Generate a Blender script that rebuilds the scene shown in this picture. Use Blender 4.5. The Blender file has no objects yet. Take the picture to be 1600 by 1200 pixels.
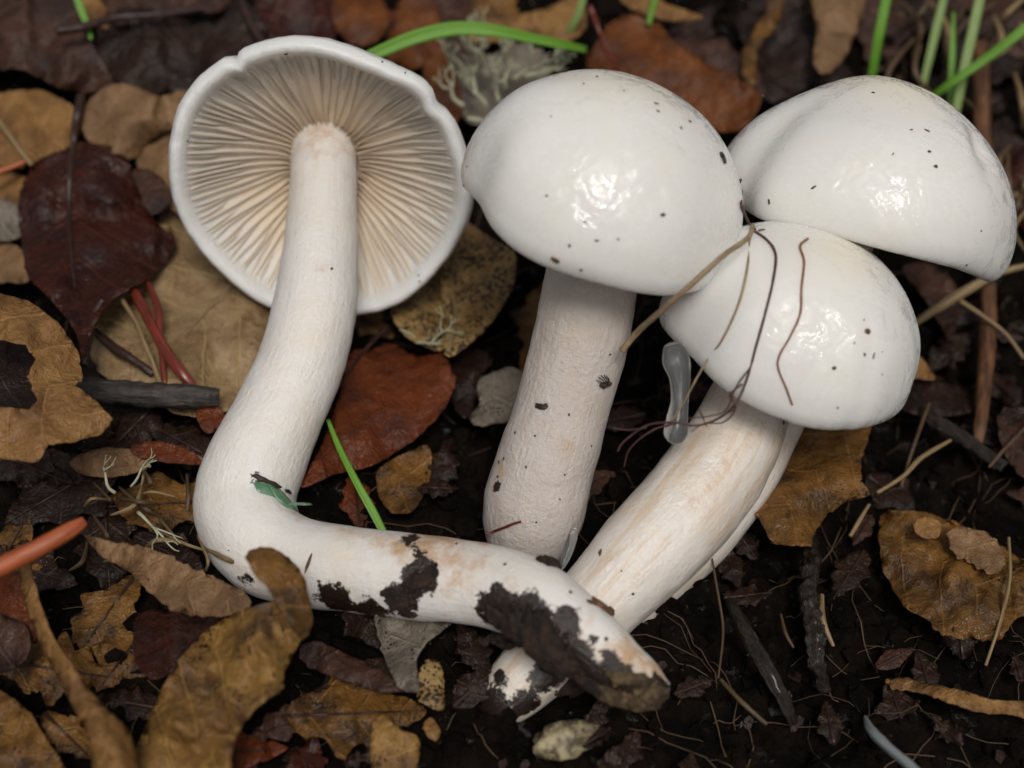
import bpy, bmesh, math, random
from mathutils import Vector, noise
from mathutils.bvhtree import BVHTree
random.seed(7)
SC = bpy.context.scene
COL = SC.collection
CM = 0.01
# ------------------------------------------------------------------ camera
PITCH = math.radians(45)
DIST = 27.0                                   # cm from lens to the soil in the middle of the view
HFOV = math.radians(42)
FPX = 800 / math.tan(HFOV / 2)
CAM = Vector((0, -DIST * math.cos(PITCH), DIST * math.sin(PITCH)))
FW = Vector((0, math.cos(PITCH), -math.sin(PITCH)))
UP = Vector((0, math.sin(PITCH), math.cos(PITCH)))
RT = Vector((1, 0, 0))
cd = bpy.data.cameras.new('camera'); co = bpy.data.objects.new('camera', cd); COL.objects.link(co)
co.location = CAM * CM; co.rotation_euler = (math.pi / 2 - PITCH, 0, 0)
cd.sensor_width = 36; cd.lens = 18 / math.tan(HFOV / 2); cd.clip_start = 0.005; cd.clip_end = 50
cd.dof.use_dof = True; cd.dof.focus_distance = 0.232; cd.dof.aperture_fstop = 10.0
SC.camera = co
# ------------------------------------------------------------------ sky, sun, exposure
SUN_EL, SUN_AZ = math.radians(60), math.radians(170)     # azimuth from +Y towards +X
w = bpy.data.worlds.new('World'); SC.world = w; w.use_nodes = True
nt = w.node_tree; nt.nodes.clear()
sky = nt.nodes.new('ShaderNodeTexSky'); sky.sky_type = 'NISHITA'; sky.sun_disc = False
sky.sun_elevation = SUN_EL; sky.sun_rotation = SUN_AZ; sky.dust_density = 6; sky.air_density = 1.0; sky.ozone_density = 1
bg = nt.nodes.new('ShaderNodeBackground'); bg.inputs[1].default_value = 0.05
wo = nt.nodes.new('ShaderNodeOutputWorld')
hs = nt.nodes.new('ShaderNodeHueSaturation'); hs.inputs['Saturation'].default_value = .45      # overcast: greyer than a clear sky
nt.links.new(sky.outputs[0], hs.inputs['Color']); nt.links.new(hs.outputs[0], bg.inputs[0]); nt.links.new(bg.outputs[0], wo.inputs[0])
sl = bpy.data.lights.new('sun', 'SUN'); sl.energy = 1.5; sl.angle = math.radians(17); sl.color = (1, 0.955, 0.89)
so = bpy.data.objects.new('sun', sl); COL.objects.link(so)
sd = Vector((math.sin(SUN_AZ) * math.cos(SUN_EL), math.cos(SUN_AZ) * math.cos(SUN_EL), math.sin(SUN_EL)))
so.rotation_euler = sd.to_track_quat('Z', 'Y').to_euler(); so.location = (0, 0, 1)
SC.view_settings.view_transform = 'Standard'; SC.view_settings.look = 'None'
SC.view_settings.exposure = 0.12; SC.view_settings.gamma = 1

# ------------------------------------------------------------------ helpers
def nz(x, y, z=0.0): return noise.noise(Vector((x, y, z)))
def W(px, py, d): return CAM + FW * d + RT * ((px - 800) / FPX * d) + UP * ((600 - py) / FPX * d)
def ray(px, py): return (FW + RT * ((px - 800) / FPX) + UP * ((600 - py) / FPX)).normalized()
def pix(p):
    q = p - CAM; d = q.dot(FW)
    return (800 + q.dot(RT) / d * FPX, 600 - q.dot(UP) / d * FPX, d)
def camv(r, u, t): return RT * r + UP * u - FW * t
def sstep(a, b, x):
    t = min(1, max(0, (x - a) / (b - a))); return t * t * (3 - 2 * t)
def base_z(x, y):
    r = max(0, y - 1.0)
    z = 0.36 * r * r / (r + 2.5) if y < 25 else 0.36 * 24 * 24 / 26.5 + 0.05 * (y - 25)
    z += 0.8 * sstep(-2, -7, x) * sstep(-9, 0, y)
    z -= 0.6 * sstep(1, 6, x) * sstep(6, 0, y)
    return z
def G(px, py, h=0.0):
    r = ray(px, py); d = 24.0
    lo, hi = 5.0, 120.0
    for i in range(40):
        d = (lo + hi) / 2; p = CAM + r * d
        if p.z > base_z(p.x, p.y) + h: lo = d
        else: hi = d
    return CAM + r * d
def spline(pts, n):
    """Catmull-Rom through tuples, n samples"""
    P = [pts[0]] + list(pts) + [pts[-1]]; out = []; m = len(pts) - 1
    for k in range(n):
        u = k / (n - 1) * m; i = min(int(u), m - 1); t = u - i
        a, b, c, d = P[i], P[i + 1], P[i + 2], P[i + 3]
        out.append(tuple(0.5 * (2 * b[j] + (c[j] - a[j]) * t + (2 * a[j] - 5 * b[j] + 4 * c[j] - d[j]) * t * t +
                                (3 * b[j] - a[j] - 3 * c[j] + d[j]) * t ** 3) for j in range(len(b))))
    return out
def mkobj(name, verts, faces, mat, parent=None, origin=None, smooth=True, uv=None, attrs=None, wrap=False):
    """verts in world cm; origin in world cm"""
    if parent is not None: origin = Vector(parent['o_'])
    if origin is None: origin = Vector((0, 0, 0))
    me = bpy.data.meshes.new(name)
    me.from_pydata([tuple((v - origin) * CM) for v in verts], [], faces)
    if smooth: me.polygons.foreach_set('use_smooth', [True] * len(me.polygons))
    if uv:
        l = me.uv_layers.new(name='UVMap')
        vi = [0] * len(me.loops); me.loops.foreach_get('vertex_index', vi)
        fl = []
        if wrap:
            for pl in me.polygons:
                us = [uv[vi[k]][0] for k in pl.loop_indices]; big = max(us) - min(us) > .5
                for k in pl.loop_indices: fl += [uv[vi[k]][0] + (1 if big and uv[vi[k]][0] < .5 else 0), uv[vi[k]][1]]
        else:
            for i in vi: fl += [uv[i][0], uv[i][1]]
        l.data.foreach_set('uv', fl)
    for k, vals in (attrs or {}).items():
        a = me.attributes.new(k, 'FLOAT', 'POINT'); a.data.foreach_set('value', vals)
    if mat: me.materials.append(mat)
    o = bpy.data.objects.new(name, me); COL.objects.link(o)
    o['o_'] = tuple(origin)
    if parent is not None: o.parent = parent
    else: o.location = origin * CM
    return o
def tag(o, label, cat, group=None, kind=None):
    o['label'] = label; o['category'] = cat
    if group: o['group'] = group
    if kind: o['kind'] = kind
    return o
def empty(name, origin):
    o = bpy.data.objects.new(name, None); COL.objects.link(o); o.location = origin * CM; o['o_'] = tuple(origin)
    o.empty_display_size = 0.01
    return o
def tube_geo(path, rad, seg=10, rough=0.0, sc=3.0, flat=1.0, cap=True):
    """path: Vectors, rad: list -> verts, faces, uv"""
    n = len(path); V = []; F = []; UVs = []
    t0 = (path[1] - path[0]).normalized()
    nrm = t0.orthogonal().normalized(); L = 0
    for i in range(n):
        t = (path[min(i + 1, n - 1)] - path[max(i - 1, 0)])
        t = t.normalized() if t.length > 1e-9 else t0
        nrm = (nrm - t * nrm.dot(t)).normalized(); b = t.cross(nrm)
        if i: L += (path[i] - path[i - 1]).length
        for k in range(seg):
            a = 2 * math.pi * k / seg
            d = nrm * math.cos(a) + b * math.sin(a) * flat
            p = path[i] + d * rad[i]
            if rough: p = path[i] + d * rad[i] * (1 + rough * (nz(p.x * sc, p.y * sc, p.z * sc) + 0.5 * nz(p.x * sc * 3, p.y * sc * 3, p.z * sc * 3)))
            V.append(p); UVs.append((k / seg, L))
    for i in range(n - 1):
        for k in range(seg):
            F.append((i * seg + k, i * seg + (k + 1) % seg, (i + 1) * seg + (k + 1) % seg, (i + 1) * seg + k))
    if cap:
        F.append(tuple(range(seg - 1, -1, -1))); F.append(tuple((n - 1) * seg + k for k in range(seg)))
    return V, F, UVs
def join_geo(lst):
    V = []; F = []; UV = []
    for v, f, u in lst:
        o = len(V); V += v; UV += u; F += [tuple(i + o for i in q) for q in f]
    return V, F, UV
# ------------------------------------------------------------------ materials
class NT:
    def __init__(s, name):
        s.m = bpy.data.materials.new(name); s.m.use_nodes = True; s.t = s.m.node_tree; s.n = s.t.nodes
        s.b = s.n['Principled BSDF']
        s.tc = s.n.new('ShaderNodeTexCoord')
    def link(s, a, b): s.t.links.new(a, b)
    def setv(s, inp, v):
        if hasattr(v, 'is_linked') or isinstance(v, bpy.types.NodeSocket): s.link(v, inp)
        else: inp.default_value = v
    def p(s, **kw):
        for k, v in kw.items(): s.setv(s.b.inputs[k.replace('_', ' ')], v)
    def noise(s, scale, detail=4, rough=0.55, vec=None, dist=0.0, out='Fac'):
        n = s.n.new('ShaderNodeTexNoise'); n.inputs['Scale'].default_value = scale; n.inputs['Detail'].default_value = detail
        n.inputs['Roughness'].default_value = rough; n.inputs['Distortion'].default_value = dist
        s.link(vec or s.tc.outputs['Object'], n.inputs['Vector']); return n.outputs[out]
    def vor(s, scale, vec=None, feat='F1', out='Distance', rnd=1.0):
        n = s.n.new('ShaderNodeTexVoronoi'); n.feature = feat; n.inputs['Scale'].default_value = scale
        n.inputs['Randomness'].default_value = rnd
        s.link(vec or s.tc.outputs['Object'], n.inputs['Vector']); return n.outputs[out]
    def ramp(s, fac, a, b, lo=0.0, hi=1.0):
        n = s.n.new('ShaderNodeMapRange'); n.interpolation_type = 'SMOOTHSTEP'
        for k, v in ((1, a), (2, b), (3, lo), (4, hi)): n.inputs[k].default_value = v
        s.link(fac, n.inputs[0]); return n.outputs[0]
    def math(s, op, a, b=0.0, c=0.0):
        n = s.n.new('ShaderNodeMath'); n.operation = op
        s.setv(n.inputs[0], a); s.setv(n.inputs[1], b); s.setv(n.inputs[2], c); return n.outputs[0]
    def mix(s, fac, a, b):
        n = s.n.new('ShaderNodeMix'); n.data_type = 'RGBA'
        s.setv(n.inputs[0], fac)
        for i, v in ((6, a), (7, b)):
            if isinstance(v, tuple): n.inputs[i].default_value = (*v, 1)
            else: s.link(v, n.inputs[i])
        return n.outputs[2]
    def attr(s, name):
        n = s.n.new('ShaderNodeAttribute'); n.attribute_name = name; return n.outputs['Fac']
    def sep(s, vec):
        n = s.n.new('ShaderNodeSeparateXYZ'); s.link(vec, n.inputs[0]); return n.outputs
    def comb(s, x, y, z=0.0):
        n = s.n.new('ShaderNodeCombineXYZ')
        for i, v in enumerate((x, y, z)): s.setv(n.inputs[i], v)
        return n.outputs[0]
    def bump(s, h, strength, dist, prev=None):
        n = s.n.new('ShaderNodeBump'); n.inputs['Strength'].default_value = strength; n.inputs['Distance'].default_value = dist
        s.link(h, n.inputs['Height'])
        if prev: s.link(prev, n.inputs['Normal'])
        return n.outputs[0]
def sss(m, w=0.45, sc=0.004, rad=(1, .75, .55)):
    m.p(Subsurface_Weight=w, Subsurface_Scale=sc); m.b.inputs['Subsurface Radius'].default_value = rad

def mat_cap():
    m = NT('slimy_cap')
    c = m.mix(m.ramp(m.attr('tint'), 0, 1), (.80, .795, .765), (.80, .73, .585))
    c = m.mix(m.ramp(m.noise(130, 4), .45, .75, 0, .35), c, (.80, .755, .66))
    m.p(Base_Color=c, Roughness=.55, Coat_IOR=1.45, Coat_Roughness=.07)
    m.b.inputs['Specular IOR Level'].default_value = .2
    sss(m, .4, .005)
    # slime lies unevenly: glossy patches with dull gaps between
    wet = m.math('MULTIPLY', m.ramp(m.noise(120, 3, .6, dist=1.0), .40, .56), m.ramp(m.noise(520, 5, .65, dist=1.6), .40, .52, .15, 1))
    m.link(m.ramp(wet, 0, 1, .8, 1), m.b.inputs['Coat Weight']); m.link(m.ramp(wet, .1, .8, .42, .06), m.b.inputs['Coat Roughness'])
    b1 = m.bump(m.noise(170, 3, .5, dist=.8), .55, .0022); b2 = m.bump(m.noise(900, 3, .6), .35, .0004, b1)
    m.link(b2, m.b.inputs['Coat Normal'])
    return m.m
def mat_gillcap():
    m = NT('cap_margin')
    c = m.mix(m.ramp(m.attr('tint'), 0, 1), (.80, .80, .78), (.84, .70, .53))
    m.p(Base_Color=c, Roughness=.5, Coat_Weight=.25, Coat_Roughness=.3); sss(m, .45, .004)
    m.link(m.bump(m.noise(1300, 4, .7), .5, .0006), m.b.inputs['Normal'])
    return m.m
def mat_gill():
    m = NT('gill_cream')
    c = m.mix(m.ramp(m.attr('tint'), 0, 1), (.88, .80, .69), (.84, .67, .48))
    m.p(Base_Color=c, Roughness=.6)
    tr = m.n.new('ShaderNodeBsdfTranslucent'); m.link(c, tr.inputs[0]); mx = m.n.new('ShaderNodeMixShader'); mx.inputs[0].default_value = .3
    m.link(m.b.outputs[0], mx.inputs[1]); m.link(tr.outputs[0], mx.inputs[2]); m.link(mx.outputs[0], m.n['Material Output'].inputs[0])
    m.b.inputs['Specular IOR Level'].default_value = .2
    return m.m
def mat_stem(name, base, cream, gloss=.3, streak=.5, grain=.3):
    m = NT(name)
    x = m.sep(m.tc.outputs['UV'])
    ang = m.math('MULTIPLY', x[0], 2 * math.pi); ca, sa = m.math('COSINE', ang), m.math('SINE', ang)
    st = m.comb(m.math('MULTIPLY', ca, 3.6), m.math('MULTIPLY', sa, 3.6), m.math('MULTIPLY', x[1], .40))
    s1 = m.noise(1.0, 4, .6, vec=st, dist=.4)
    st2 = m.comb(m.math('MULTIPLY', ca, 10.0), m.math('MULTIPLY', sa, 10.0), m.math('MULTIPLY', x[1], 1.0))
    s2 = m.noise(1.0, 4, .6, vec=st2)
    c = m.mix(m.ramp(m.noise(90, 4), .4, .75, 0, .7), base, cream)
    c = m.mix(m.ramp(s1, .50, .66, 0, streak), c, (.64, .46, .28))
    c = m.mix(m.ramp(m.math('ADD', m.attr('rust'), m.math('MULTIPLY', m.math('SUBTRACT', m.noise(260, 5, .7), .5), 2.0)), .45, 1.3, 0, .8), c, (.50, .27, .10))
    dm = m.ramp(m.math('ADD', m.attr('dirt'), m.math('MULTIPLY', m.math('SUBTRACT', m.noise(420, 5, .7), .5), 1.9)), .42, .62)
    c = m.mix(dm, c, (.020, .011, .007))
    m.p(Base_Color=c, Coat_Weight=gloss, Coat_Roughness=.12)
    m.link(m.ramp(m.noise(150, 3), .4, .7, .33, .6), m.b.inputs['Roughness'])
    sss(m, .35, .004)
    h = m.math('ADD', m.math('MULTIPLY', s2, .6), m.noise(1100, 4, .7))
    b = m.bump(h, grain, .0007)
    b = m.bump(m.noise(150, 3, .6), .25, .0015, b)
    m.link(b, m.b.inputs['Normal']); m.link(b, m.b.inputs['Coat Normal'])
    return m.m
LM = {}
def mat_leaf(key, c1, c2, c3=None, speck=0.0, rough=.4, vein=.5, veinc=None, big=0.0, coat=.35):
    if key in LM: return LM[key]
    c1, c2 = tuple(v * .80 for v in c1), tuple(v * .72 for v in c2)
    m = NT('leaf_' + key)
    c3 = c3 or tuple(v * .35 for v in c2)
    c = m.mix(m.ramp(m.noise(75, 5, .65, dist=.5), .36, .64), c1, c2)
    c = m.mix(m.ramp(m.noise(130, 6, .7, dist=.8), .47, .68, 0, .85), c, c3)
    c = m.mix(m.ramp(m.noise(1500, 4, .7), .5, .75, 0, .45), c, tuple(v * .5 for v in c2))
    x = m.sep(m.tc.outputs['UV'])                         # s along the midrib, t across it, in cm
    wob = m.math('MULTIPLY', m.math('SUBTRACT', m.noise(80, 2), .5), .5)
    at = m.math('ABSOLUTE', x[1])
    q = m.math('FRACT', m.math('ADD', m.math('MULTIPLY', m.math('SUBTRACT', x[0], m.math('MULTIPLY', at, .75)), 1.15), wob))
    dv = m.math('ABSOLUTE', m.math('SUBTRACT', q, .5))
    vn = m.ramp(dv, .0, .055, 1, 0)
    net = m.ramp(m.vor(650, feat='DISTANCE_TO_EDGE'), 0, .12, 1, 0)
    vc = veinc or tuple(min(.6, v * 1.5 + .02) for v in c1)
    c = m.mix(m.math('MULTIPLY', vn, vein), c, vc)
    c = m.mix(m.math('MULTIPLY', net, vein * .22), c, vc)
    if speck:
        rr = m.ramp(m.noise(170, 4, .7), .60 - .12 * speck, .82 - .12 * speck, 0, .46)
        c = m.mix(m.ramp(m.math('SUBTRACT', m.vor(1250), rr), -.02, .10, .92, 0), c, (.012, .008, .006))
    if big:
        d = m.math('ADD', m.vor(90), m.math('MULTIPLY', m.noise(400, 4), .3))
        c = m.mix(m.ramp(d, .20, .30, big, 0), c, (.03, .012, .010))
    m.p(Base_Color=c)
    m.link(m.ramp(m.noise(95, 4, .65), .5, .68, 0, coat), m.b.inputs['Coat Weight'])
    m.b.inputs['Specular IOR Level'].default_value = .25
    m.link(m.ramp(m.noise(110, 4, .6), .35, .65, max(.1, rough - .18), rough + .2), m.b.inputs['Roughness'])
    m.link(m.ramp(m.noise(140, 4, .6), .4, .6, .08, .5), m.b.inputs['Coat Roughness'])
    b = m.bump(m.math('ADD', m.math('MULTIPLY', vn, .6), m.math('MULTIPLY', net, .22)), .45, .0006)
    b = m.bump(m.noise(210, 5, .62), .75, .0022, b)
    m.link(b, m.b.inputs['Normal']); m.link(b, m.b.inputs['Coat Normal'])
    LM[key] = m.m; return m.m
def mat_plain(name, c1, c2, scale=300, rough=.5, bump=.4, coat=0.0, stretch=None, dist=.0006):
    m = NT(name)
    vec = None
    if stretch:
        x = m.sep(m.tc.outputs['UV']); vec = m.comb(m.math('MULTIPLY', x[0], stretch[0]), m.math('MULTIPLY', x[1], stretch[1]))
        f = m.noise(1.0, 5, .65, vec=vec)
    else: f = m.noise(scale, 5, .65)
    c = m.mix(m.ramp(f, .35, .65), c1, c2)
    m.p(Base_Color=c, Roughness=rough, Coat_Weight=coat, Coat_Roughness=.1)
    b = m.bump(f, bump, dist); m.link(b, m.b.inputs['Normal'])
    return m.m
def mat_soil():
    m = NT('wet_soil')
    c = m.mix(m.ramp(m.noise(140, 6, .7), .4, .68), (.004, .003, .0025), (.012, .008, .0055))
    c = m.mix(m.ramp(m.noise(420, 5, .7), .62, .75, 0, .8), c, (.03, .018, .010))
    m.p(Base_Color=c)
    wet = m.noise(330, 4, .6)
    m.link(m.ramp(wet, .60, .68, .06, 1.0), m.b.inputs['Specular IOR Level'])
    m.link(m.ramp(wet, .55, .66, .8, .07), m.b.inputs['Roughness'])
    b = m.bump(m.noise(500, 6, .7), .9, .002); m.link(b, m.b.inputs['Normal'])
    return m.m
def mat_slime():
    m = NT('clear_slime')
    m.p(Base_Color=(.85, .87, .87, 1), Roughness=.2, Transmission_Weight=.93, IOR=1.25)
    return m.m
M_CAP = mat_cap(); M_GCAP = mat_gillcap(); M_GILL = mat_gill(); M_SOIL = mat_soil(); M_SLIME = mat_slime()
M_STEM_A = mat_stem('stem_white', (.81, .785, .75), (.80, .725, .62), .15, .10, .5)
M_STEM_B = mat_stem('stem_shaded', (.60, .545, .51), (.55, .47, .40), .4, .15, .7)  # middle stem: the cap's shade is put into this darker, greyer colour
M_STEM_C = mat_stem('stem_streaked', (.78, .73, .67), (.72, .60, .48), .75, .5, .45)
M_GRASS = mat_plain('grass_green', (.10, .26, .022), (.16, .34, .035), rough=.35, bump=.3, stretch=(30, .6))
M_GRASSP = mat_plain('grass_pale', (.16, .26, .06), (.24, .32, .11), rough=.4, bump=.3, stretch=(30, .6))
M_STRAW = mat_plain('straw', (.30, .21, .10), (.15, .095, .045), rough=.5, stretch=(12, 1.5))
M_STRAWD = mat_plain('straw_dark', (.12, .075, .035), (.05, .03, .016), rough=.5, stretch=(12, 1.5))
M_TWIGB = mat_plain('bark_black', (.018, .014, .012), (.06, .05, .042), rough=.55, bump=.9, stretch=(9, 1.2), dist=.0012)
M_TWIGR = mat_plain('stalk_red', (.23, .035, .018), (.09, .016, .010), rough=.3, coat=.4, stretch=(8, .8))
M_TWIGO = mat_plain('bark_orange', (.17, .075, .03), (.055, .024, .012), rough=.5, bump=.8, stretch=(9, 1.6), dist=.001)
M_STALKO = mat_plain('stalk_orange', (.42, .11, .035), (.28, .06, .02), rough=.45, stretch=(8, .8))
M_DARKST = mat_plain('stalk_dark', (.05, .022, .014), (.02, .010, .008), rough=.4, stretch=(8, 1.5))
M_WETST = mat_plain('bark_wet', (.010, .007, .005), (.030, .018, .011), rough=.35, bump=1.0, coat=.25, stretch=(9, 2.5), dist=.002)
M_LICHEN = mat_plain('lichen_pale', (.46, .46, .33), (.32, .33, .21), 500, .8, .6)
M_ROOTP = mat_plain('root_purple', (.10, .035, .035), (.05, .02, .022), rough=.5, stretch=(4, 3))
M_ROOTR = mat_plain('root_red', (.30, .13, .07), (.18, .06, .035), rough=.5, stretch=(4, 3))
M_ROOTY = mat_plain('root_straw', (.34, .26, .15), (.20, .13, .07), rough=.5, stretch=(4, 3))
M_CLOD = mat_plain('soil_clod', (.008, .005, .004), (.045, .022, .012), 500, .85, 1.0, dist=.002)
M_SPECK = mat_plain('debris_dark', (.012, .010, .009), (.05, .03, .02), 900, .5, .5)
M_SPECKB = mat_plain('debris_brown', (.16, .07, .03), (.07, .03, .015), 900, .5, .5)
M_FRAGG = mat_plain('green_fragment', (.08, .20, .10), (.16, .30, .19), 300, .3, .4, .5)
M_PALE = mat_plain('pale_fragment', (.42, .36, .21), (.05, .03, .016), 330, .5, .8)
LF = dict(
    tan=mat_leaf('tan', (.30, .175, .085), (.22, .125, .06), (.13, .07, .032), rough=.5, vein=.25, coat=.25),
    pale=mat_leaf('pale', (.42, .29, .155), (.26, .165, .08), (.15, .075, .03), speck=.5, rough=.35, vein=.5, veinc=(.42, .30, .12), coat=.55),
    ochre=mat_leaf('ochre', (.34, .18, .06), (.24, .12, .04), (.10, .045, .018), rough=.45, vein=.3, coat=.3),
    orange=mat_leaf('orange', (.20, .065, .014), (.12, .036, .009), (.055, .017, .007), rough=.38, vein=.3, veinc=(.16, .05, .015)),
    rust=mat_leaf('rust', (.17, .042, .012), (.11, .026, .009), (.04, .011, .006), rough=.4, vein=.35, veinc=(.12, .028, .010)),
    maroon=mat_leaf('maroon', (.060, .016, .009), (.034, .010, .006), (.016, .006, .005), rough=.3, vein=.4, veinc=(.10, .024, .012), coat=.5),
    dark=mat_leaf('dark', (.034, .017, .011), (.017, .009, .0065), (.010, .006, .005), rough=.42, vein=.4, veinc=(.06, .03, .018)),
    purple=mat_leaf('purple', (.085, .040, .026), (.046, .021, .014), (.022, .011, .009), rough=.4, vein=.4),
    speckled=mat_leaf('speckled', (.40, .27, .11), (.30, .18, .065), (.17, .085, .03), speck=2.2, rough=.4, vein=.6, veinc=(.34, .18, .05)),
    yellow=mat_leaf('yellow', (.36, .20, .055), (.20, .10, .03), (.05, .022, .010), speck=1.2, rough=.45, vein=.4),
    brownblk=mat_leaf('brownblack', (.24, .115, .028), (.10, .048, .014), (.020, .011, .006), speck=1.0, rough=.35, vein=.3),
    grey=mat_leaf('grey', (.28, .24, .19), (.17, .14, .11), (.08, .065, .05), speck=1.0, rough=.5, vein=.3),
)
def make_lobe_uv(): pass

# ------------------------------------------------------------------ ground
def soil_z(x, y):
    z = base_z(x, y) - .32
    z += .36 * nz(x * .55, y * .55, 3) + .30 * nz(x * 1.4, y * 1.4, 9) + .20 * nz(x * 3.2, y * 3.2, 5) + .07 * nz(x * 8, y * 8, 1)
    return z
def axis(a, b, step):
    r = []; v = a
    while v < b + 1e-6: r.append(v); v += step
    out = []; s = step; v = a
    while v > -200: s *= 1.35; v -= s; out.append(v)
    hi = []; s = step; v = r[-1]
    while v < 200: s *= 1.35; v += s; hi.append(v)
    return out[::-1] + r + hi
xs = axis(-15, 15, .125); ys = axis(-11, 16, .125)
V = [Vector((x, y, soil_z(x, y))) for y in ys for x in xs]; nx = len(xs)
F = [(j * nx + i, j * nx + i + 1, (j + 1) * nx + i + 1, (j + 1) * nx + i) for j in range(len(ys) - 1) for i in range(nx - 1)]
g = mkobj('soil', V, F, M_SOIL); g['kind'] = 'structure'; g['label'] = 'black wet woodland soil under the leaf litter'

# ------------------------------------------------------------------ mushrooms
HITS = []                                        # BVH trees of caps and stems
def reg(V, F): HITS.append(BVHTree.FromPolygons([tuple(v) for v in V], F))
def hit(px, py):
    best = None; r = ray(px, py)
    for t in HITS:
        h = t.ray_cast(CAM, r)
        if h[0] is not None and (best is None or h[3] < best[2]): best = (h[0], h[1] if h[1].dot(r) < 0 else -h[1], h[3])
    return best
def stem(parent, pts, mat, n=150, seg=56, marks_dirt=(), marks_rust=(), lump=.035):
    S = spline(pts, n)
    path = [W(p[0], p[1], p[2]) for p in S]; rad = [p[3] * p[2] / FPX for p in S]
    V, F, U = tube_geo(path, rad, seg, lump, 1.1)
    reg(V, F)
    tree = HITS[-1]
    def field(marks):
        vals = [0.0] * len(V)
        for (mx, my, mr, ms) in marks:
            h = tree.ray_cast(CAM, ray(mx, my))
            if h[0] is None: h = tree.find_nearest(W(mx, my, 22))
            c = h[0]; R = mr * 22.5 / FPX
            for i, v in enumerate(V):
                d = (v - c).length / R
                if d < 1.5: vals[i] = max(vals[i], ms * (1 - sstep(.35, 1.5, d)))
        return vals
    return mkobj('stem', V, F, mat, parent, uv=U, wrap=True, attrs={'dirt': field(marks_dirt), 'rust': field(marks_rust)})
def capframe(t, e):
    t = math.radians(t); e = math.radians(e)
    A = camv(math.sin(t) * math.cos(e), math.cos(t) * math.cos(e), math.sin(e))
    X = camv(math.cos(t), -math.sin(t), 0)
    return A, X, A.cross(X)
def revolve(c, fr, R, prof, rings, seg, warp):
    A, X, Y = fr; P = spline(prof, rings); V = []; F = []; T = []
    for i, (r, z) in enumerate(P):
        for k in range(seg):
            a = 2 * math.pi * k / seg
            rr, zz, dx, dy = warp(max(r, 0.0), z, a, i / (rings - 1))
            V.append(c + (X * (rr * math.cos(a) + dx) + Y * (rr * math.sin(a) + dy) + A * zz) * R)
    for i in range(rings - 1):
        for k in range(seg):
            F.append((i * seg + k, i * seg + (k + 1) % seg, (i + 1) * seg + (k + 1) % seg, (i + 1) * seg + k))
    return V, F, P
DOME = [(.001, 1), (.12, .993), (.32, .95), (.55, .84), (.76, .66), (.91, .42), (.985, .18), (1, .0), (.985, -.09), (.95, -.15), (.90, -.165),
        (.85, -.12), (.80, .0), (.62, .14), (.42, .2), (.18, .22)]
def domecap(parent, cx, cy, d, Rpx, t, e, H, warp, tintc=1.0, lo=.55):
    R = Rpx * d / FPX; c = W(cx, cy, d); fr = capframe(t, e)
    prof = [(r, z * H if z > 0 else z * lo / .55) for r, z in DOME]
    V, F, P = revolve(c, fr, R, prof, 84, 120, warp)
    tint = []
    for i, (r, z) in enumerate(P):
        for k in range(120):
            v = V[i * 120 + k]
            tint.append(tintc * (1 - sstep(.05, .95, r)) * (.55 + .5 * nz(v.x * .7, v.y * .7, v.z * .7)) if i < 60 else .5)
    reg(V, F)
    return mkobj('cap', V, F, M_CAP, parent, attrs={'tint': tint})
def gauss(a, a0, w):
    d = (a - a0 + math.pi) % (2 * math.pi) - math.pi
    return math.exp(-(d / w) ** 2)
RAD = math.radians

# --- uprooted mushroom with gills showing
A0 = W(390, 850, 24.2)
m1 = tag(empty('mushroom', A0), 'uprooted white mushroom showing its gills, with a long bent muddy stem', 'mushroom', None)
D1 = 25.5; R1 = 233 * D1 / FPX; C1 = W(501, 288, D1); fr1 = capframe(-2, -60)
def warp1(r, z, a, s):
    # a = -90deg is the top of the picture
    k = 1 + .018 * math.sin(2 * a + .6) + .014 * math.sin(3 * a + 2) + .008 * math.sin(7 * a)
    edge = sstep(.55, 1, r)
    k -= edge * .04 * gauss(a, RAD(-118), .035)                 # nick in the margin
    k += edge * .02 * gauss(a, RAD(-44), .14) - edge * .03 * gauss(a, RAD(-33), .07)
    dz = edge * (.022 * math.sin(3 * a + 1) + .015 * math.sin(5 * a) - .03 * gauss(a, RAD(-60), .35) + .03 * gauss(a, RAD(-25), .25))
    dz += .006 * nz(math.cos(a) * r * 9, math.sin(a) * r * 9, 4) + edge * .007 * nz(a * 14, z * 4, 3)
    k += edge * (.006 * nz(a * 6, 1, 1) + .004 * nz(a * 17, z * 9, 8))
    return r * k, z + dz, 0, 0
P1 = [(.001, .86), (.15, .855), (.35, .81), (.6, .68), (.82, .44), (.95, .2), (1, .03), (.992, -.03), (.965, -.065), (.925, -.06), (.893, -.02),
      (.875, .02), (.82, .10), (.68, .205), (.45, .345), (.22, .47), (.1, .52)]
V, F, P = revolve(C1, fr1, R1, P1, 90, 168, warp1)
tint = []
for i, (r, z) in enumerate(P):
    tint += [(.9 * (1 - sstep(.5, .9, r)) + .1 if i > 58 else 0.0)] * 168
reg(V, F)
cap1 = mkobj('cap', V, F, M_GCAP, m1, attrs={'tint': tint})
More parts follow.
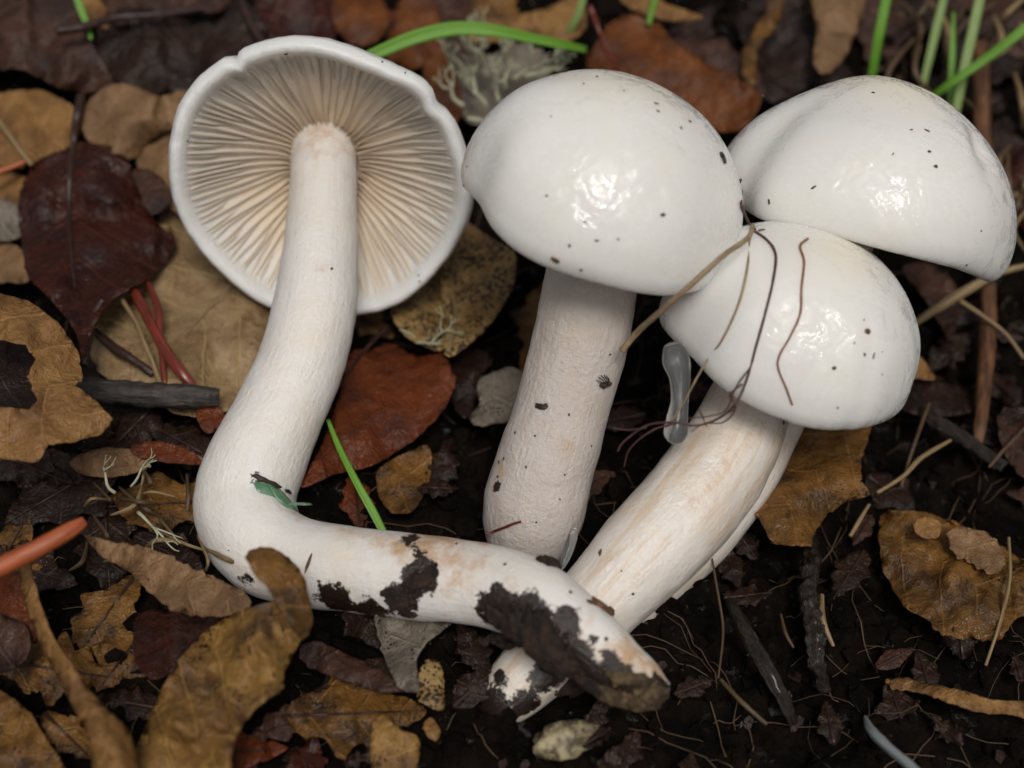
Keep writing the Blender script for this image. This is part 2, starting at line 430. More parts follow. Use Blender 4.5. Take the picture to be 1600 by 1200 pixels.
# each gill is a thin blade hanging from the flesh
EDGE = [(.888, -.01), (.80, .065), (.66, .165), (.5, .26), (.37, .335), (.285, .37), (.232, .355)]
ROOF = [(.885, .02), (.815, .118), (.675, .225), (.51, .325), (.36, .41), (.245, .47), (.19, .52)]
NG = 124
A, X, Y = fr1
for k in range(NG):
    a0 = 2 * math.pi * (k + .25 * random.uniform(-1, 1)) / NG
    full = k % 2 == 0
    n = 13; tmax = 1.0 if full else random.uniform(.38, .72)
    ph = random.uniform(0, 6.28); amp = random.uniform(.004, .011)
    V = []; tint = []
    ed = spline(EDGE, 41); rf = spline(ROOF, 41)
    for i in range(n):
        u = i / (n - 1) * tmax
        q = min(40, int(round(u * 40)))
        er, ez = ed[q]; fr_, fz = rf[q]
        if not full:
            w_ = sstep(.45, 1, i / (n - 1)); er += (fr_ - er) * w_; ez += (fz - ez) * w_
        k1, dz, _, _ = warp1(1, 0, a0, 0)
        off = amp * math.sin(ph + u * 7) + .010 * nz(a0 * 9, u * 3.5, 2) + .030 * sstep(.4, 1, u) * nz(math.cos(a0) * 2.2, math.sin(a0) * 2.2, u * 1.5)
        ez += .006 * nz(k * 1.7, u * 6, 5)
        th = .0042 + .0085 * (1 - u) * (er / .888)
        for (rr, zz, tt) in ((er, ez, 0), (fr_, fz, -th), (fr_, fz, th)):
            r2 = rr * (1 + (k1 - 1) * sstep(.55, 1, rr / .9)); z2 = zz + dz * sstep(.5, 1, rr / .9)
            ca, sa = math.cos(a0), math.sin(a0)
            V.append(C1 + (X * (r2 * ca - (off + tt) * sa) + Y * (r2 * sa + (off + tt) * ca) + A * z2) * R1)
            tint.append(min(1, .10 + .75 * sstep(.35, 1, u) + (.25 if tt else 0)))
    F = []
    for i in range(n - 1):
        b = i * 3
        F += [(b, b + 1, b + 4, b + 3), (b, b + 3, b + 5, b + 2)]
    go = mkobj('gill', V, F, M_GILL, cap1, attrs={'tint': tint})
dirt1 = [(655, 905, 34, 1.0), (630, 935, 32, 1.0), (660, 870, 16, .7), (640, 842, 22, .7), (780, 960, 40, .9), (820, 985, 60, 1.1), (860, 1010, 50, 1.0), (880, 1060, 50, 1.1), (930, 1075, 45, 1.0),
         (960, 1065, 38, .9), (1000, 1080, 32, .8), (1030, 1072, 25, .7), (775, 918, 10, .9), (830, 935, 8, .8), (790, 930, 14, .7), (885, 975, 30, .8), (520, 955, 40, .9),
         (470, 950, 30, .8), (580, 975, 40, .8), (400, 750, 16, .6), (385, 905, 18, .6), (700, 975, 30, .7), (930, 1000, 10, .7), (945, 1020, 9, .7), (900, 1040, 40, .9)]
rust1 = [(660, 850, 60, 1.0), (720, 875, 60, .9), (610, 850, 50, .7), (740, 850, 45, .8), (690, 900, 50, .7), (440, 790, 60, .6), (480, 730, 50, .55), (560, 830, 50, .6), (830, 900, 40, .5),
         (900, 970, 45, .6), (980, 1030, 50, 1.0), (1020, 1060, 45, 1.0), (800, 950, 60, .7), (510, 420, 26, .6), (505, 590, 24, .45), (460, 640, 30, .4), (500, 215, 70, .75), (470, 225, 40, .6), (545, 230, 40, .6), (560, 950, 40, .6), (880, 1010, 60, .8)]
stem(m1, [(506, 222, 26.9, 60), (506, 232, 26.65, 53), (506, 255, 26.3, 51), (504, 320, 25.75, 54), (499, 410, 25.2, 60), (489, 495, 24.8, 66), (468, 575, 24.5, 67), (432, 655, 24.2, 71),
          (397, 728, 24.0, 77), (383, 790, 23.8, 79), (405, 845, 23.4, 77), (458, 875, 23.1, 70), (540, 888, 22.7, 67), (640, 901, 22.3, 67), (750, 913, 21.9, 65), (835, 940, 21.4, 64), (905, 992, 21.0, 58),
          (965, 1040, 20.8, 47), (1015, 1070, 20.7, 33), (1042, 1080, 20.7, 14)], M_STEM_A, 190, 64, dirt1, rust1, .03)

# --- middle mushroom
B2 = W(830, 885, 24.4)
m2 = tag(empty('mushroom', B2), 'upright white mushroom with domed slimy cap and straight stem coloured grey as shade, unbent', 'mushroom')
def warp2(r, z, a, s):
    e = sstep(.3, 1, r)
    k = 1 + e * (.035 * math.cos(a - RAD(-50)) + .02 * math.sin(2 * a + .4) + .012 * math.sin(5 * a + 1))
    k -= e * .06 * gauss(a, RAD(-145), .22)
    dz = e * (.10 * gauss(a, RAD(-150), .5) - .05 * gauss(a, RAD(-55), .6)) + .02 * e * math.sin(4 * a)
    n = .014 * nz(math.cos(a) * r * 2.4, math.sin(a) * r * 2.4, z * 2.4)
    return r * (k + n), z * (1 + .3 * n) + dz, 0, 0
domecap(m2, 929, 322, 22.8, 222, 17, 27, .93, warp2)
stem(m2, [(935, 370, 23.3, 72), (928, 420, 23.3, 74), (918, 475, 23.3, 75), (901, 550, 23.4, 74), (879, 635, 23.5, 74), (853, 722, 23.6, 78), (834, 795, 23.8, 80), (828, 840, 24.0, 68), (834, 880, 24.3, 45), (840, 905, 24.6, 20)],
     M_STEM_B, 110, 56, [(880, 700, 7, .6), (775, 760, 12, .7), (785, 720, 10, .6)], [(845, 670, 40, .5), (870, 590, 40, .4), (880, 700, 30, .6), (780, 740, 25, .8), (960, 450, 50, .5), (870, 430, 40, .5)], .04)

# --- right-hand rear mushroom
m4 = tag(empty('mushroom', W(900, 1030, 23.6)), 'white mushroom whose broad cap rests on top of the smaller neighbouring cap', 'mushroom')
def warp4(r, z, a, s):
    e = sstep(.3, 1, r)
    k = 1 + e * (.03 * math.cos(a - RAD(-15)) + .02 * math.sin(2 * a + 1) + .015 * math.sin(5 * a + 2))
    k -= e * .10 * gauss(a, RAD(-152), .22)                        # pinched fold beside the middle cap
    zz = z * (1 - .16 * sstep(.1, .8, r) * (1 if z > 0 else 0) * (.5 + .5 * math.cos(a - RAD(200))))
    dz = e * (-.03 * gauss(a, RAD(-20), .5) + .035 * gauss(a, RAD(-75), .4)) + e * .012 * math.sin(6 * a)
    dd = .05 * math.exp(-(((r * math.cos(a) - .55) / .08) ** 2 + ((r * math.sin(a) + .5) / .12) ** 2))
    n = .016 * nz(math.cos(a) * r * 2.2 + 7, math.sin(a) * r * 2.2, z * 2.2)
    return r * (k + n) - dd, zz * (1 + .3 * n) + dz - dd * .5, 0, 0
domecap(m4, 1335, 330, 24.6, 231, 15, 13, .90, warp4)
stem(m4, [(1318, 330, 24.6, 60), (1290, 430, 24.6, 58), (1250, 540, 24.6, 55), (1208, 640, 24.5, 54), (1160, 745, 24.4, 53), (1090, 842, 24.1, 50), (1000, 930, 23.8, 44), (930, 1010, 23.6, 38), (900, 1050, 23.6, 20)],
     M_STEM_C, 80, 40, [(1225, 660, 8, .7)], [(1225, 680, 30, .6)], .04)

# --- right-hand front mushroom
m3 = tag(empty('mushroom', W(765, 1110, 22.3)), 'white mushroom with slanting streaked stem and thin roots draped over its glossy cap', 'mushroom')
def warp3(r, z, a, s):
    e = sstep(.3, 1, r)
    k = 1 + e * (.02 * math.cos(a - RAD(-20)) + .018 * math.sin(2 * a + 2) + .014 * math.sin(6 * a + 2))
    k -= e * .03 * gauss(a, RAD(-12), .14) + e * .05 * gauss(a, RAD(-140), .25)
    dz = e * (.07 * gauss(a, RAD(-155), .45) - .03 * gauss(a, RAD(-70), .5)) + .012 * e * math.sin(5 * a)
    k -= e * .012 * gauss(a, RAD(-88), .05) + e * .012 * gauss(a, RAD(-60), .06)
    n = .014 * nz(math.cos(a) * r * 2.4 + 3, math.sin(a) * r * 2.4, z * 2.4)
    return r * (k + n), z * (1 + .3 * n) + dz, 0, 0
domecap(m3, 1224, 537, 23.2, 199, 17, 28, .95, warp3, .8)
stem(m3, [(1195, 560, 23.6, 58), (1178, 610, 23.6, 62), (1152, 678, 23.5, 72), (1108, 748, 23.3, 79), (1056, 812, 23.0, 79), (1000, 872, 22.8, 76), (938, 938, 22.6, 68), (870, 1010, 22.4, 60), (805, 1075, 22.2, 50), (768, 1108, 22.3, 34), (752, 1122, 22.5, 14)],
     M_STEM_C, 130, 56, [(770, 1110, 40, 1.0), (820, 1100, 30, .9), (850, 1060, 30, .8), (780, 1060, 20, .7)],
     [(1130, 730, 22, .6), (1170, 690, 22, .7), (1080, 790, 22, .6), (1040, 830, 22, .5), (1000, 870, 20, .5), (945, 880, 40, .4)], .04)

# ------------------------------------------------------------------ leaves
OUTL = []
def leaf(label, pts, h0, mat, mid, gu=0., gv=0., curl=0., wav=.12, group=None, jit=1.3, name='dead_leaf', rib=None, sharp=False, stalk=None,
         ribr=4.0, thick=.035, grid=13, fold=0.0, depth=None):
    """pts: outline; h0: height of its middle above the ground in cm; gu, gv: slope per 100 px; curl: cross-curl; mid: midrib from base to tip"""
    cu = sum(p[0] for p in pts) / len(pts); cv = sum(p[1] for p in pts) / len(pts)
    N = len(pts)
    ol = []
    sub = 1 if sharp else 5
    for i in range(N):
        a, b, c, d = pts[i - 1], pts[i], pts[(i + 1) % N], pts[(i + 2) % N]
        for s in range(6):
            t = s / 6
            if sharp: p = (b[0] + (c[0] - b[0]) * t, b[1] + (c[1] - b[1]) * t)
            else:
                p = tuple(0.5 * (2 * b[j] + (c[j] - a[j]) * t + (2 * a[j] - 5 * b[j] + 4 * c[j] - d[j]) * t * t + (3 * b[j] - a[j] - 3 * c[j] + d[j]) * t ** 3) for j in (0, 1))
            if s: p = (p[0] + jit * 1.6 * nz(p[0] * .11, p[1] * .11, cu), p[1] + jit * 1.6 * nz(p[0] * .11, p[1] * .11, cv + 50))
            ol.append(p)
    m0, m1_ = mid; mx, my = m1_[0] - m0[0], m1_[1] - m0[1]; ml = math.hypot(mx, my); mx /= ml; my /= ml
    seed = cu * .013 + cv * .029
    olc = ol[::3]; span = min(max(p[0] for p in ol) - min(p[0] for p in ol), max(p[1] for p in ol) - min(p[1] for p in ol))
    ew = max(7, min(26, span * .16)); es = .28 * min(1, span / 110)
    def hh(u, v):
        tt = ((u - m0[0]) * -my + (v - m0[1]) * mx) / 100
        h = h0 + gu * (u - cu) / 100 + gv * (v - cv) / 100 + curl * tt * tt + fold * abs(tt)
        de = math.sqrt(min((u - p[0]) ** 2 + (v - p[1]) ** 2 for p in olc))
        h += es * math.exp(-de / ew) * (1.7 * nz(u * .012, v * .012, seed + 20) - .1)
        h += 1.35 * wav * (nz(u * .011, v * .011, seed) + .6 * nz(u * .024, v * .024, seed + 7) + .25 * nz(u * .06, v * .06, seed + 3))
        return h
    def surf(u, v, up=0.0): return G(u, v, max(.04, hh(u, v)) + up)
    bm = bmesh.new()
    vs = [bm.verts.new((p[0], p[1], 0)) for p in ol]
    f = bm.faces.new(vs)
    bmesh.ops.triangulate(bm, faces=[f])
    x0, x1 = min(p[0] for p in ol), max(p[0] for p in ol); y0, y1 = min(p[1] for p in ol), max(p[1] for p in ol)
    u = x0 + grid * .5
    while u < x1:
        bmesh.ops.bisect_plane(bm, geom=bm.verts[:] + bm.edges[:] + bm.faces[:], dist=1e-4, plane_co=(u, 0, 0), plane_no=(1, 0, 0)); u += grid
    v = y0 + grid * .5
    while v < y1:
        bmesh.ops.bisect_plane(bm, geom=bm.verts[:] + bm.edges[:] + bm.faces[:], dist=1e-4, plane_co=(0, v, 0), plane_no=(0, 1, 0)); v += grid
    bmesh.ops.remove_doubles(bm, verts=bm.verts[:], dist=.3)
    sc = 26 / FPX
    uvd = []
    bm.verts.index_update()
    for vv in bm.verts:
        u, v = vv.co.x, vv.co.y
        uvd.append((((u - m0[0]) * mx + (v - m0[1]) * my) * sc, ((u - m0[0]) * -my + (v - m0[1]) * mx) * sc))
    for vv in bm.verts: vv.co = surf(vv.co.x, vv.co.y)
    bmesh.ops.recalc_face_normals(bm, faces=bm.faces[:])
    up = sum((fc.normal.z for fc in bm.faces))
    if up < 0: bmesh.ops.reverse_faces(bm, faces=bm.faces[:])
    bm.normal_update()
    top = [vv.co.copy() for vv in bm.verts]; nr = [vv.normal.copy() for vv in bm.verts]
    n0 = len(top)
    faces = [tuple(vv.index for vv in fc.verts) for fc in bm.faces]
    V = top + [top[i] - nr[i] * thick for i in range(n0)]
    F = faces + [tuple(i + n0 for i in reversed(q)) for q in faces]
    for e in bm.edges:
        if len(e.link_faces) == 1:
            lp = e.link_loops[0]; a, b = lp.vert.index, lp.link_loop_next.vert.index
            F.append((b, a, a + n0, b + n0))
    bm.free()
    org = surf(cu, cv); OUTL.append(pts)
    o = mkobj(name, V, F, mat, None, org, uv=uvd + uvd)
    tag(o, label, 'leaf', group)
    if rib:
        n = 22; S = spline(list(stalk or []) + [tuple(m0), tuple(m1_)] if not isinstance(rib, list) else rib, n)
        path = [surf(p[0], p[1], .02) for p in S]
        rr = [ribr * sc * (1 - .75 * i / (n - 1)) for i in range(n)]
        v_, f_, u_ = tube_geo(path, rr, 8, .15, 4)
        mkobj('midrib', v_, f_, rib_mat, o, uv=u_)
    return o
rib_mat = M_DARKST
def L(label, pts, h0, key, mid, **kw):
    global rib_mat
    rib_mat = kw.pop('ribm', M_DARKST)
    return leaf(label, pts, h0, LF[key], mid, **kw)
# upper left
L('dark red-brown wet leaf with upright stalk, lying over the tan leaves', [(112, 222), (70, 232), (45, 268), (28, 318), (34, 385), (42, 428), (62, 452), (88, 478), (118, 520), (128, 562), (142, 520), (165, 478), (200, 452), (236, 432), (274, 380), (243, 345), (220, 300), (205, 262), (192, 238), (160, 226)],
  1.35, 'maroon', ((112, 232), (125, 520)), rib=[(127, 150), (120, 185), (114, 230), (108, 300), (110, 380), (118, 460)], ribr=9, curl=-.25, wav=.3, gv=.15)
L('smooth tan leaf with a rolled upper edge lying against the gilled cap', [(138, 158), (165, 136), (195, 131), (225, 140), (250, 150), (285, 141), (318, 146), (340, 170), (300, 196), (262, 206), (238, 218), (213, 246), (180, 240), (150, 230), (132, 210), (126, 182)],
  1.1, 'tan', ((130, 200), (320, 160)), curl=-.3, wav=.35)
L('tan leaf with brown blotches running off beside the dark stalk', [(-40, 150), (0, 145), (40, 141), (72, 143), (100, 158), (120, 172), (126, 200), (110, 228), (70, 244), (30, 262), (-10, 262), (-50, 250)],
  .85, 'ochre', ((-40, 210), (120, 185)), curl=-.15, wav=.3)
L('tan curled leaf tucked behind the rim of the gilled cap', [(214, 248), (240, 220), (280, 204), (330, 210), (340, 300), (300, 340), (262, 322), (228, 282)], .75, 'tan', ((220, 250), (330, 280)), curl=-.4, wav=.2)
L('small purple-brown leaf scrap between the dark leaf and the gilled cap', [(206, 268), (232, 264), (258, 284), (268, 306), (258, 324), (238, 336), (226, 318), (214, 290)], 1.0, 'purple', ((206, 268), (262, 318)), curl=-.6, wav=.1)
L('broad pale buff leaf with yellow veins and dark spots, spread under the gilled cap', [(262, 312), (300, 322), (360, 380), (440, 460), (445, 540), (410, 590), (372, 634), (300, 650), (220, 622), (165, 590), (138, 545), (146, 492), (205, 446), (262, 398)],
  .45, 'pale', ((400, 420), (180, 590)), wav=.22, curl=-.04, rib=[(430, 400), (340, 470), (260, 560)], ribm=M_STRAW, ribr=3.5, grid=15)
L('dull purplish brown leaf arching over a dark hollow', [(-60, -60), (40, -50), (112, -10), (128, 40), (160, 95), (178, 142), (140, 146), (95, 138), (60, 120), (30, 108), (-20, 112), (-70, 130)], 1.0, 'purple', ((-60, 20), (170, 130)), curl=-.25, wav=.3, gv=-.2)
L('large blackish brown leaf with a crossing dark stalk behind the gilled cap', [(165, 20), (240, 12), (350, 0), (395, 10), (420, 60), (420, 130), (360, 150), (300, 142), (230, 148), (180, 140), (150, 90)], .6, 'dark', ((170, 40), (400, 110)), wav=.25)
L('dark olive-brown leaf with a pale chewed corner at the back of the litter', [(140, -40), (250, -60), (365, -50), (352, 12), (300, 20), (230, 32), (178, 36), (165, 10)], .8, 'purple', ((150, -20), (340, -20)), wav=.2)
L('brown leaf strip dappled with wear near the dark stalk tip', [(100, -30), (180, -40), (176, 20), (168, 44), (140, 30), (115, 5)], .55, 'ochre', ((110, -30), (160, 40)), wav=.2)
L('reddish brown crumpled leaf behind the top of the gilled cap', [(395, -30), (470, -40), (530, -10), (535, 40), (500, 75), (450, 80), (420, 60)], .5, 'maroon', ((400, -20), (520, 50)), wav=.35, jit=2.5)
L('small orange leaf lobe darkened at its edges behind the gilled cap', [(520, 5), (550, -15), (592, -5), (606, 22), (598, 54), (572, 72), (545, 66), (524, 40)], .9, 'orange', ((520, 10), (590, 60)), curl=-.6, wav=.15)
L('orange-brown leaf standing behind the green arching blade', [(612, 40), (625, 0), (655, -20), (682, 8), (690, 45), (684, 80), (650, 108), (618, 100), (600, 80)], .85, 'orange', ((640, -10), (640, 105)), curl=-.4, wav=.2)
L('orange oval leaf with a curled rim beside the pale lichen', [(660, 108), (678, 72), (692, 66), (708, 100), (720, 140), (720, 178), (700, 196), (670, 170)], 1.1, 'orange', ((686, 70), (706, 190)), curl=-.8, wav=.15)
L('purplish curled leaf behind the arching green blade', [(660, -30), (720, -40), (738, 20), (745, 80), (720, 100), (700, 60), (682, 10)], .5, 'purple', ((680, -20), (725, 90)), wav=.25)
L('long orange-brown leaf under the arching green blade', [(725, 42), (790, 26), (850, 14), (905, -10), (915, 40), (880, 66), (800, 62), (745, 66)], .6, 'ochre', ((725, 50), (910, 10)), wav=.3, curl=-.4)
L('grey weathered leaf supporting the pale lichen', [(706, 98), (745, 84), (775, 84), (800, 56), (822, 66), (858, 92), (860, 120), (830, 150), (780, 190), (730, 190), (712, 150)], .75, 'grey', ((715, 170), (830, 80)), wav=.3)
L('orange-brown leaf with a red midrib behind the middle cap', [(915, 100), (935, 62), (958, 32), (1000, 20), (1022, 24), (1048, 60), (1085, 86), (1130, 112), (1188, 150), (1160, 200), (1110, 200), (1040, 150), (960, 120)], 1.2, 'orange', ((925, 20), (1080, 190)),
  rib=[(922, 10), (935, 45), (955, 92), (975, 120)], ribm=M_TWIGR, ribr=5, curl=-.12, wav=.25)
L('thin orange leaf edge curling up at the back of the litter', [(970, -30), (1010, -10), (1060, 12), (1098, 26), (1050, 32), (1005, 20), (970, 0)], 1.3, 'ochre', ((970, -15), (1095, 26)), wav=.15)
L('dark brown drooping leaf between the two larger domed caps', [(1080, 96), (1130, 80), (1180, 98), (1190, 140), (1180, 175), (1140, 150), (1100, 124)], .7, 'purple', ((1080, 100), (1180, 160)), wav=.25)
L('narrow tan curled leaf rising behind the broad resting cap', [(1158, 90), (1176, 50), (1200, 10), (1212, -20), (1232, -15), (1222, 20), (1204, 50), (1184, 80), (1180, 130), (1166, 130)], 1.1, 'brownblk', ((1165, 120), (1222, -15)), curl=-1.2, wav=.2, jit=3)
L('grey-brown hooded leaf standing behind the broad resting cap', [(1268, -20), (1310, -30), (1352, -15), (1346, 30), (1332, 62), (1316, 96), (1290, 116), (1270, 96), (1276, 50)], 1.4, 'tan', ((1310, -20), (1292, 110)), curl=-1.5, wav=.2)
L('dark brown leaf in the shade behind the broad cap', [(1180, 130), (1240, 60), (1270, 60), (1275, 120), (1240, 150), (1200, 160)], .5, 'dark', ((1180, 140), (1270, 70)), wav=.25)
L('dark red-brown crumpled leaf at the edge of the right-hand litter beside the orange twig', [(1545, 260), (1580, 235), (1640, 240), (1650, 340), (1600, 360), (1560, 330)], .8, 'maroon', ((1550, 300), (1640, 280)), wav=.4, jit=3)
# left edge
L('orange-tan curled leaf with a dark bite out of its side', [(-60, 450), (0, 458), (45, 470), (90, 502), (122, 548), (130, 590), (118, 602), (150, 625), (176, 656), (158, 680), (110, 690), (76, 694), (60, 722), (0, 716), (-60, 700), (-60, 640), (0, 636), (45, 640), (60, 625), (44, 588), (56, 560), (40, 538), (0, 530), (-60, 530)],
  3.0, 'ochre', ((-50, 480), (150, 670)), curl=-.12, wav=.2, gu=-.2, grid=11, sharp=True)
L('dark rolled leaf lying in the bite of the orange-tan leaf', [(-40, 530), (20, 520), (62, 560), (66, 620), (20, 650), (-40, 650)], 1.6, 'dark', ((-30, 590), (60, 590)), wav=.25)
L('pale chewed leaf scrap beside the dark red-brown leaf', [(-30, 318), (10, 312), (30, 330), (34, 362), (14, 376), (-30, 370)], .75, 'grey', ((-30, 345), (30, 345)), wav=.2)
L('brown leaf edge under the pale chewed scrap', [(-40, 372), (10, 378), (38, 396), (44, 440), (10, 440), (-40, 450)], .55, 'tan', ((-40, 400), (40, 420)), wav=.25)
L('tan leaf tip below the straw by the dark red-brown leaf', [(-40, 262), (20, 268), (50, 290), (32, 320), (-40, 316)], .5, 'ochre', ((-40, 290), (40, 290)), wav=.2)
# middle
L('deep russet leaf half hidden by the bent stem', [(470, 760), (500, 700), (530, 620), (548, 552), (580, 546), (612, 536), (650, 556), (690, 552), (704, 574), (710, 606), (690, 642), (652, 682), (610, 712), (570, 730), (520, 742)],
  .55, 'rust', ((650, 480), (470, 690)), wav=.14, rib=[(606, 510), (560, 560), (500, 650)], ribm=M_DARKST, ribr=5, curl=.0)
L('yellow-buff leaf peppered with black dots beside the gilled cap', [(700, 342), (722, 340), (752, 362), (790, 384), (806, 402), (800, 446), (776, 492), (740, 532), (706, 556), (692, 545), (696, 500), (690, 460), (692, 400)],
  .95, 'speckled', ((690, 545), (735, 345)), fold=.35, wav=.12, rib=[(700, 550), (712, 500), (706, 430), (722, 350)], ribm=M_STRAW, ribr=4)
L('duller buff leaf peppered with black dots under the gilled cap', [(640, 440), (690, 390), (700, 460), (698, 520), (692, 546), (660, 540), (630, 520), (610, 480)], .6, 'speckled', ((690, 530), (640, 450)), wav=.2)
L('chewed greyish buff leaf scrap with frilled edges beside the middle stem', [(742, 596), (770, 582), (815, 580), (818, 650), (780, 662), (752, 666), (732, 648), (752, 626)], .5, 'grey', ((740, 640), (810, 590)), wav=.3, jit=4)
L('curly dark leaf remnant below the black-dotted leaf', [(692, 560), (740, 545), (770, 560), (752, 590), (740, 640), (720, 650), (700, 610)], .3, 'dark', ((700, 560), (740, 640)), wav=.35, jit=4)
L('dim speckled leaf in the shade below the russet leaf', [(590, 736), (640, 706), (672, 700), (668, 760), (640, 800), (600, 790)], .18, 'brownblk', ((590, 740), (660, 760)), wav=.2)
# right
L('yellow-brown oak leaf with spiny edge under the slanting stems', [(1236, 650), (1300, 640), (1362, 646), (1356, 690), (1344, 716), (1346, 752), (1362, 774), (1322, 786), (1296, 800), (1276, 826), (1268, 852), (1232, 852), (1206, 850), (1186, 810), (1166, 786), (1186, 740), (1210, 690)],
  1.15, 'brownblk', ((1340, 650), (1200, 830)), wav=.2, curl=-.12, sharp=True, jit=2)
L('rotting brown leaf with a ragged hollow on the black soil', [(1376, 806), (1420, 798), (1466, 806), (1520, 830), (1556, 846), (1592, 872), (1640, 890), (1640, 960), (1590, 964), (1560, 1000), (1516, 996), (1478, 992), (1440, 962), (1400, 930), (1378, 880)],
  .45, 'brownblk', ((1380, 820), (1600, 960)), wav=.35, jit=4)
L('tan-orange crumpled leaf flap on top of the rotting leaf', [(1484, 830), (1530, 828), (1560, 848), (1572, 880), (1548, 898), (1520, 880), (1494, 866)], .85, 'tan', ((1484, 835), (1560, 890)), wav=.25, jit=3)
L('small ochre leaf disc beside the rotting leaf', [(1430, 814), (1452, 808), (1470, 818), (1468, 836), (1446, 840), (1430, 830)], .8, 'ochre', ((1430, 822), (1470, 826)), wav=.08)
L('dark brown leaf under the margin of the broad cap', [(1410, 418), (1450, 412), (1490, 440), (1500, 480), (1484, 530), (1466, 500), (1440, 460)], .35, 'purple', ((1415, 420), (1486, 520)), wav=.3)
L('small tan leaf tip peeping out beside the glossy cap with roots', [(1420, 566), (1436, 556), (1456, 580), (1462, 592), (1436, 592), (1416, 586)], .8, 'ochre', ((1418, 575), (1460, 590)), wav=.1)
L('flat greyish dark leaf below the glossy cap with roots', [(1400, 600), (1450, 594), (1510, 610), (1520, 640), (1470, 650), (1410, 640)], .3, 'dark', ((1400, 620), (1515, 630)), wav=.25)
L('brown leaf edge beside the twig at the edge of the black soil', [(1560, 650), (1600, 640), (1650, 660), (1640, 740), (1600, 745), (1570, 710)], .4, 'purple', ((1560, 660), (1640, 730)), wav=.3)
L('split ochre leaf strip lying on the black soil', [(1382, 1064), (1410, 1058), (1450, 1068), (1500, 1078), (1560, 1094), (1640, 1100), (1640, 1126), (1580, 1118), (1530, 1112), (1480, 1096), (1440, 1082), (1400, 1076)], .4, 'ochre', ((1382, 1066), (1640, 1112)), wav=.12, curl=-.6, jit=2.5)
# foreground left
L('yellow-brown wrinkled leaf standing up before the bent stem', [(195, 1240), (225, 1140), (262, 1060), (300, 1006), (350, 966), (400, 946), (455, 936), (480, 962), (470, 1000), (444, 1052), (440, 1078), (400, 1104), (372, 1146), (360, 1190), (356, 1250)],
  1.7, 'yellow', ((250, 1230), (470, 945)), wav=.42, curl=-.28, gv=-.15, gu=.3)
L('curled brown leaf tip reaching up against the bent stem', [(384, 868), (404, 855), (434, 860), (466, 886), (480, 920), (488, 966), (472, 998), (446, 964), (424, 926), (398, 898)], 2.6, 'brownblk', ((388, 866), (478, 985)), curl=-1.0, wav=.2, gv=-.1, jit=2)
L('long narrow brown leaf folded lengthwise in the foreground', [(28, 878), (46, 872), (58, 930), (78, 990), (112, 1040), (160, 1100), (205, 1150), (216, 1240), (150, 1240), (140, 1160), (100, 1080), (60, 1000), (38, 940)], 1.9, 'ochre', ((38, 880), (185, 1200)), fold=-1.2, wav=.15)
L('crumpled tan leaf lying against the bend of the stem', [(132, 838), (170, 846), (218, 852), (262, 868), (300, 888), (345, 906), (388, 932), (380, 958), (330, 962), (282, 958), (240, 930), (200, 892), (160, 870)], 1.5, 'tan', ((135, 840), (385, 950)), curl=-.8, wav=.3, jit=2.5)
L('dark maroon leaf under the yellow-brown wrinkled leaf', [(215, 960), (300, 955), (360, 965), (300, 1020), (250, 1060), (215, 1040)], .9, 'maroon', ((220, 970), (330, 1000)), wav=.4)
L('dull orange leaf beneath the orange stalk', [(-40, 900), (20, 895), (55, 930), (60, 990), (20, 1010), (-40, 1000)], 1.0, 'rust', ((-40, 950), (50, 950)), wav=.3)
L('dark purple leaf beside the long folded leaf', [(-40, 960), (10, 962), (44, 985), (40, 1030), (0, 1050), (-40, 1040)], 1.3, 'purple', ((-40, 1000), (40, 1000)), wav=.3, curl=-.5)
L('brown leaf in shadow under the long folded leaf', [(-40, 1080), (20, 1090), (70, 1150), (110, 1240), (-40, 1240)], .4, 'brownblk', ((-30, 1100), (60, 1220)), wav=.3)
L('white-grey dotted leaf curling under the bent stem', [(590, 960), (640, 955), (705, 965), (690, 986), (664, 1004), (650, 1034), (654, 1078), (626, 1076), (606, 1040), (594, 1000)], .6, 'grey', ((600, 960), (640, 1075)), wav=.3, curl=-.4)
L('pale leaf edge poking out below the bent stem', [(470, 1010), (500, 1004), (560, 1030), (610, 1052), (640, 1076), (590, 1080), (520, 1056), (476, 1036)], .6, 'purple', ((475, 1015), (630, 1070)), wav=.25, curl=-.5)
L('yellow dotted leaf scrap lying flat on the soil', [(582, 1130), (600, 1116), (622, 1138), (652, 1150), (656, 1180), (640, 1215), (586, 1215), (578, 1170)], .3, 'yellow', ((590, 1210), (630, 1130)), wav=.12)
L('torn yellowish leaf scrap below the grey dotted leaf', [(656, 1048), (672, 1030), (690, 1042), (694, 1076), (692, 1108), (668, 1102), (652, 1090)], .55, 'speckled', ((660, 1040), (685, 1105)), wav=.15)
L('small ochre leaf chip between two yellow scraps', [(662, 1130), (676, 1122), (688, 1140), (684, 1156), (668, 1150)], .4, 'ochre', ((662, 1130), (686, 1154)), wav=.08)
L('dark reddish leaf fragment below the black twig', [(206, 694), (252, 690), (300, 706), (312, 724), (270, 722), (220, 714)], .75, 'rust', ((206, 698), (310, 722)), wav=.15)
L('crumpled brown leaf fragment below the orange-tan leaf', [(110, 720), (160, 700), (215, 705), (230, 730), (180, 745), (130, 742)], .6, 'tan', ((110, 725), (225, 725)), wav=.25)
L('orange-red leaf point beside the tip of the black twig', [(308, 640), (340, 636), (352, 654), (330, 676), (312, 664)], .75, 'rust', ((308, 645), (340, 665)), wav=.1)
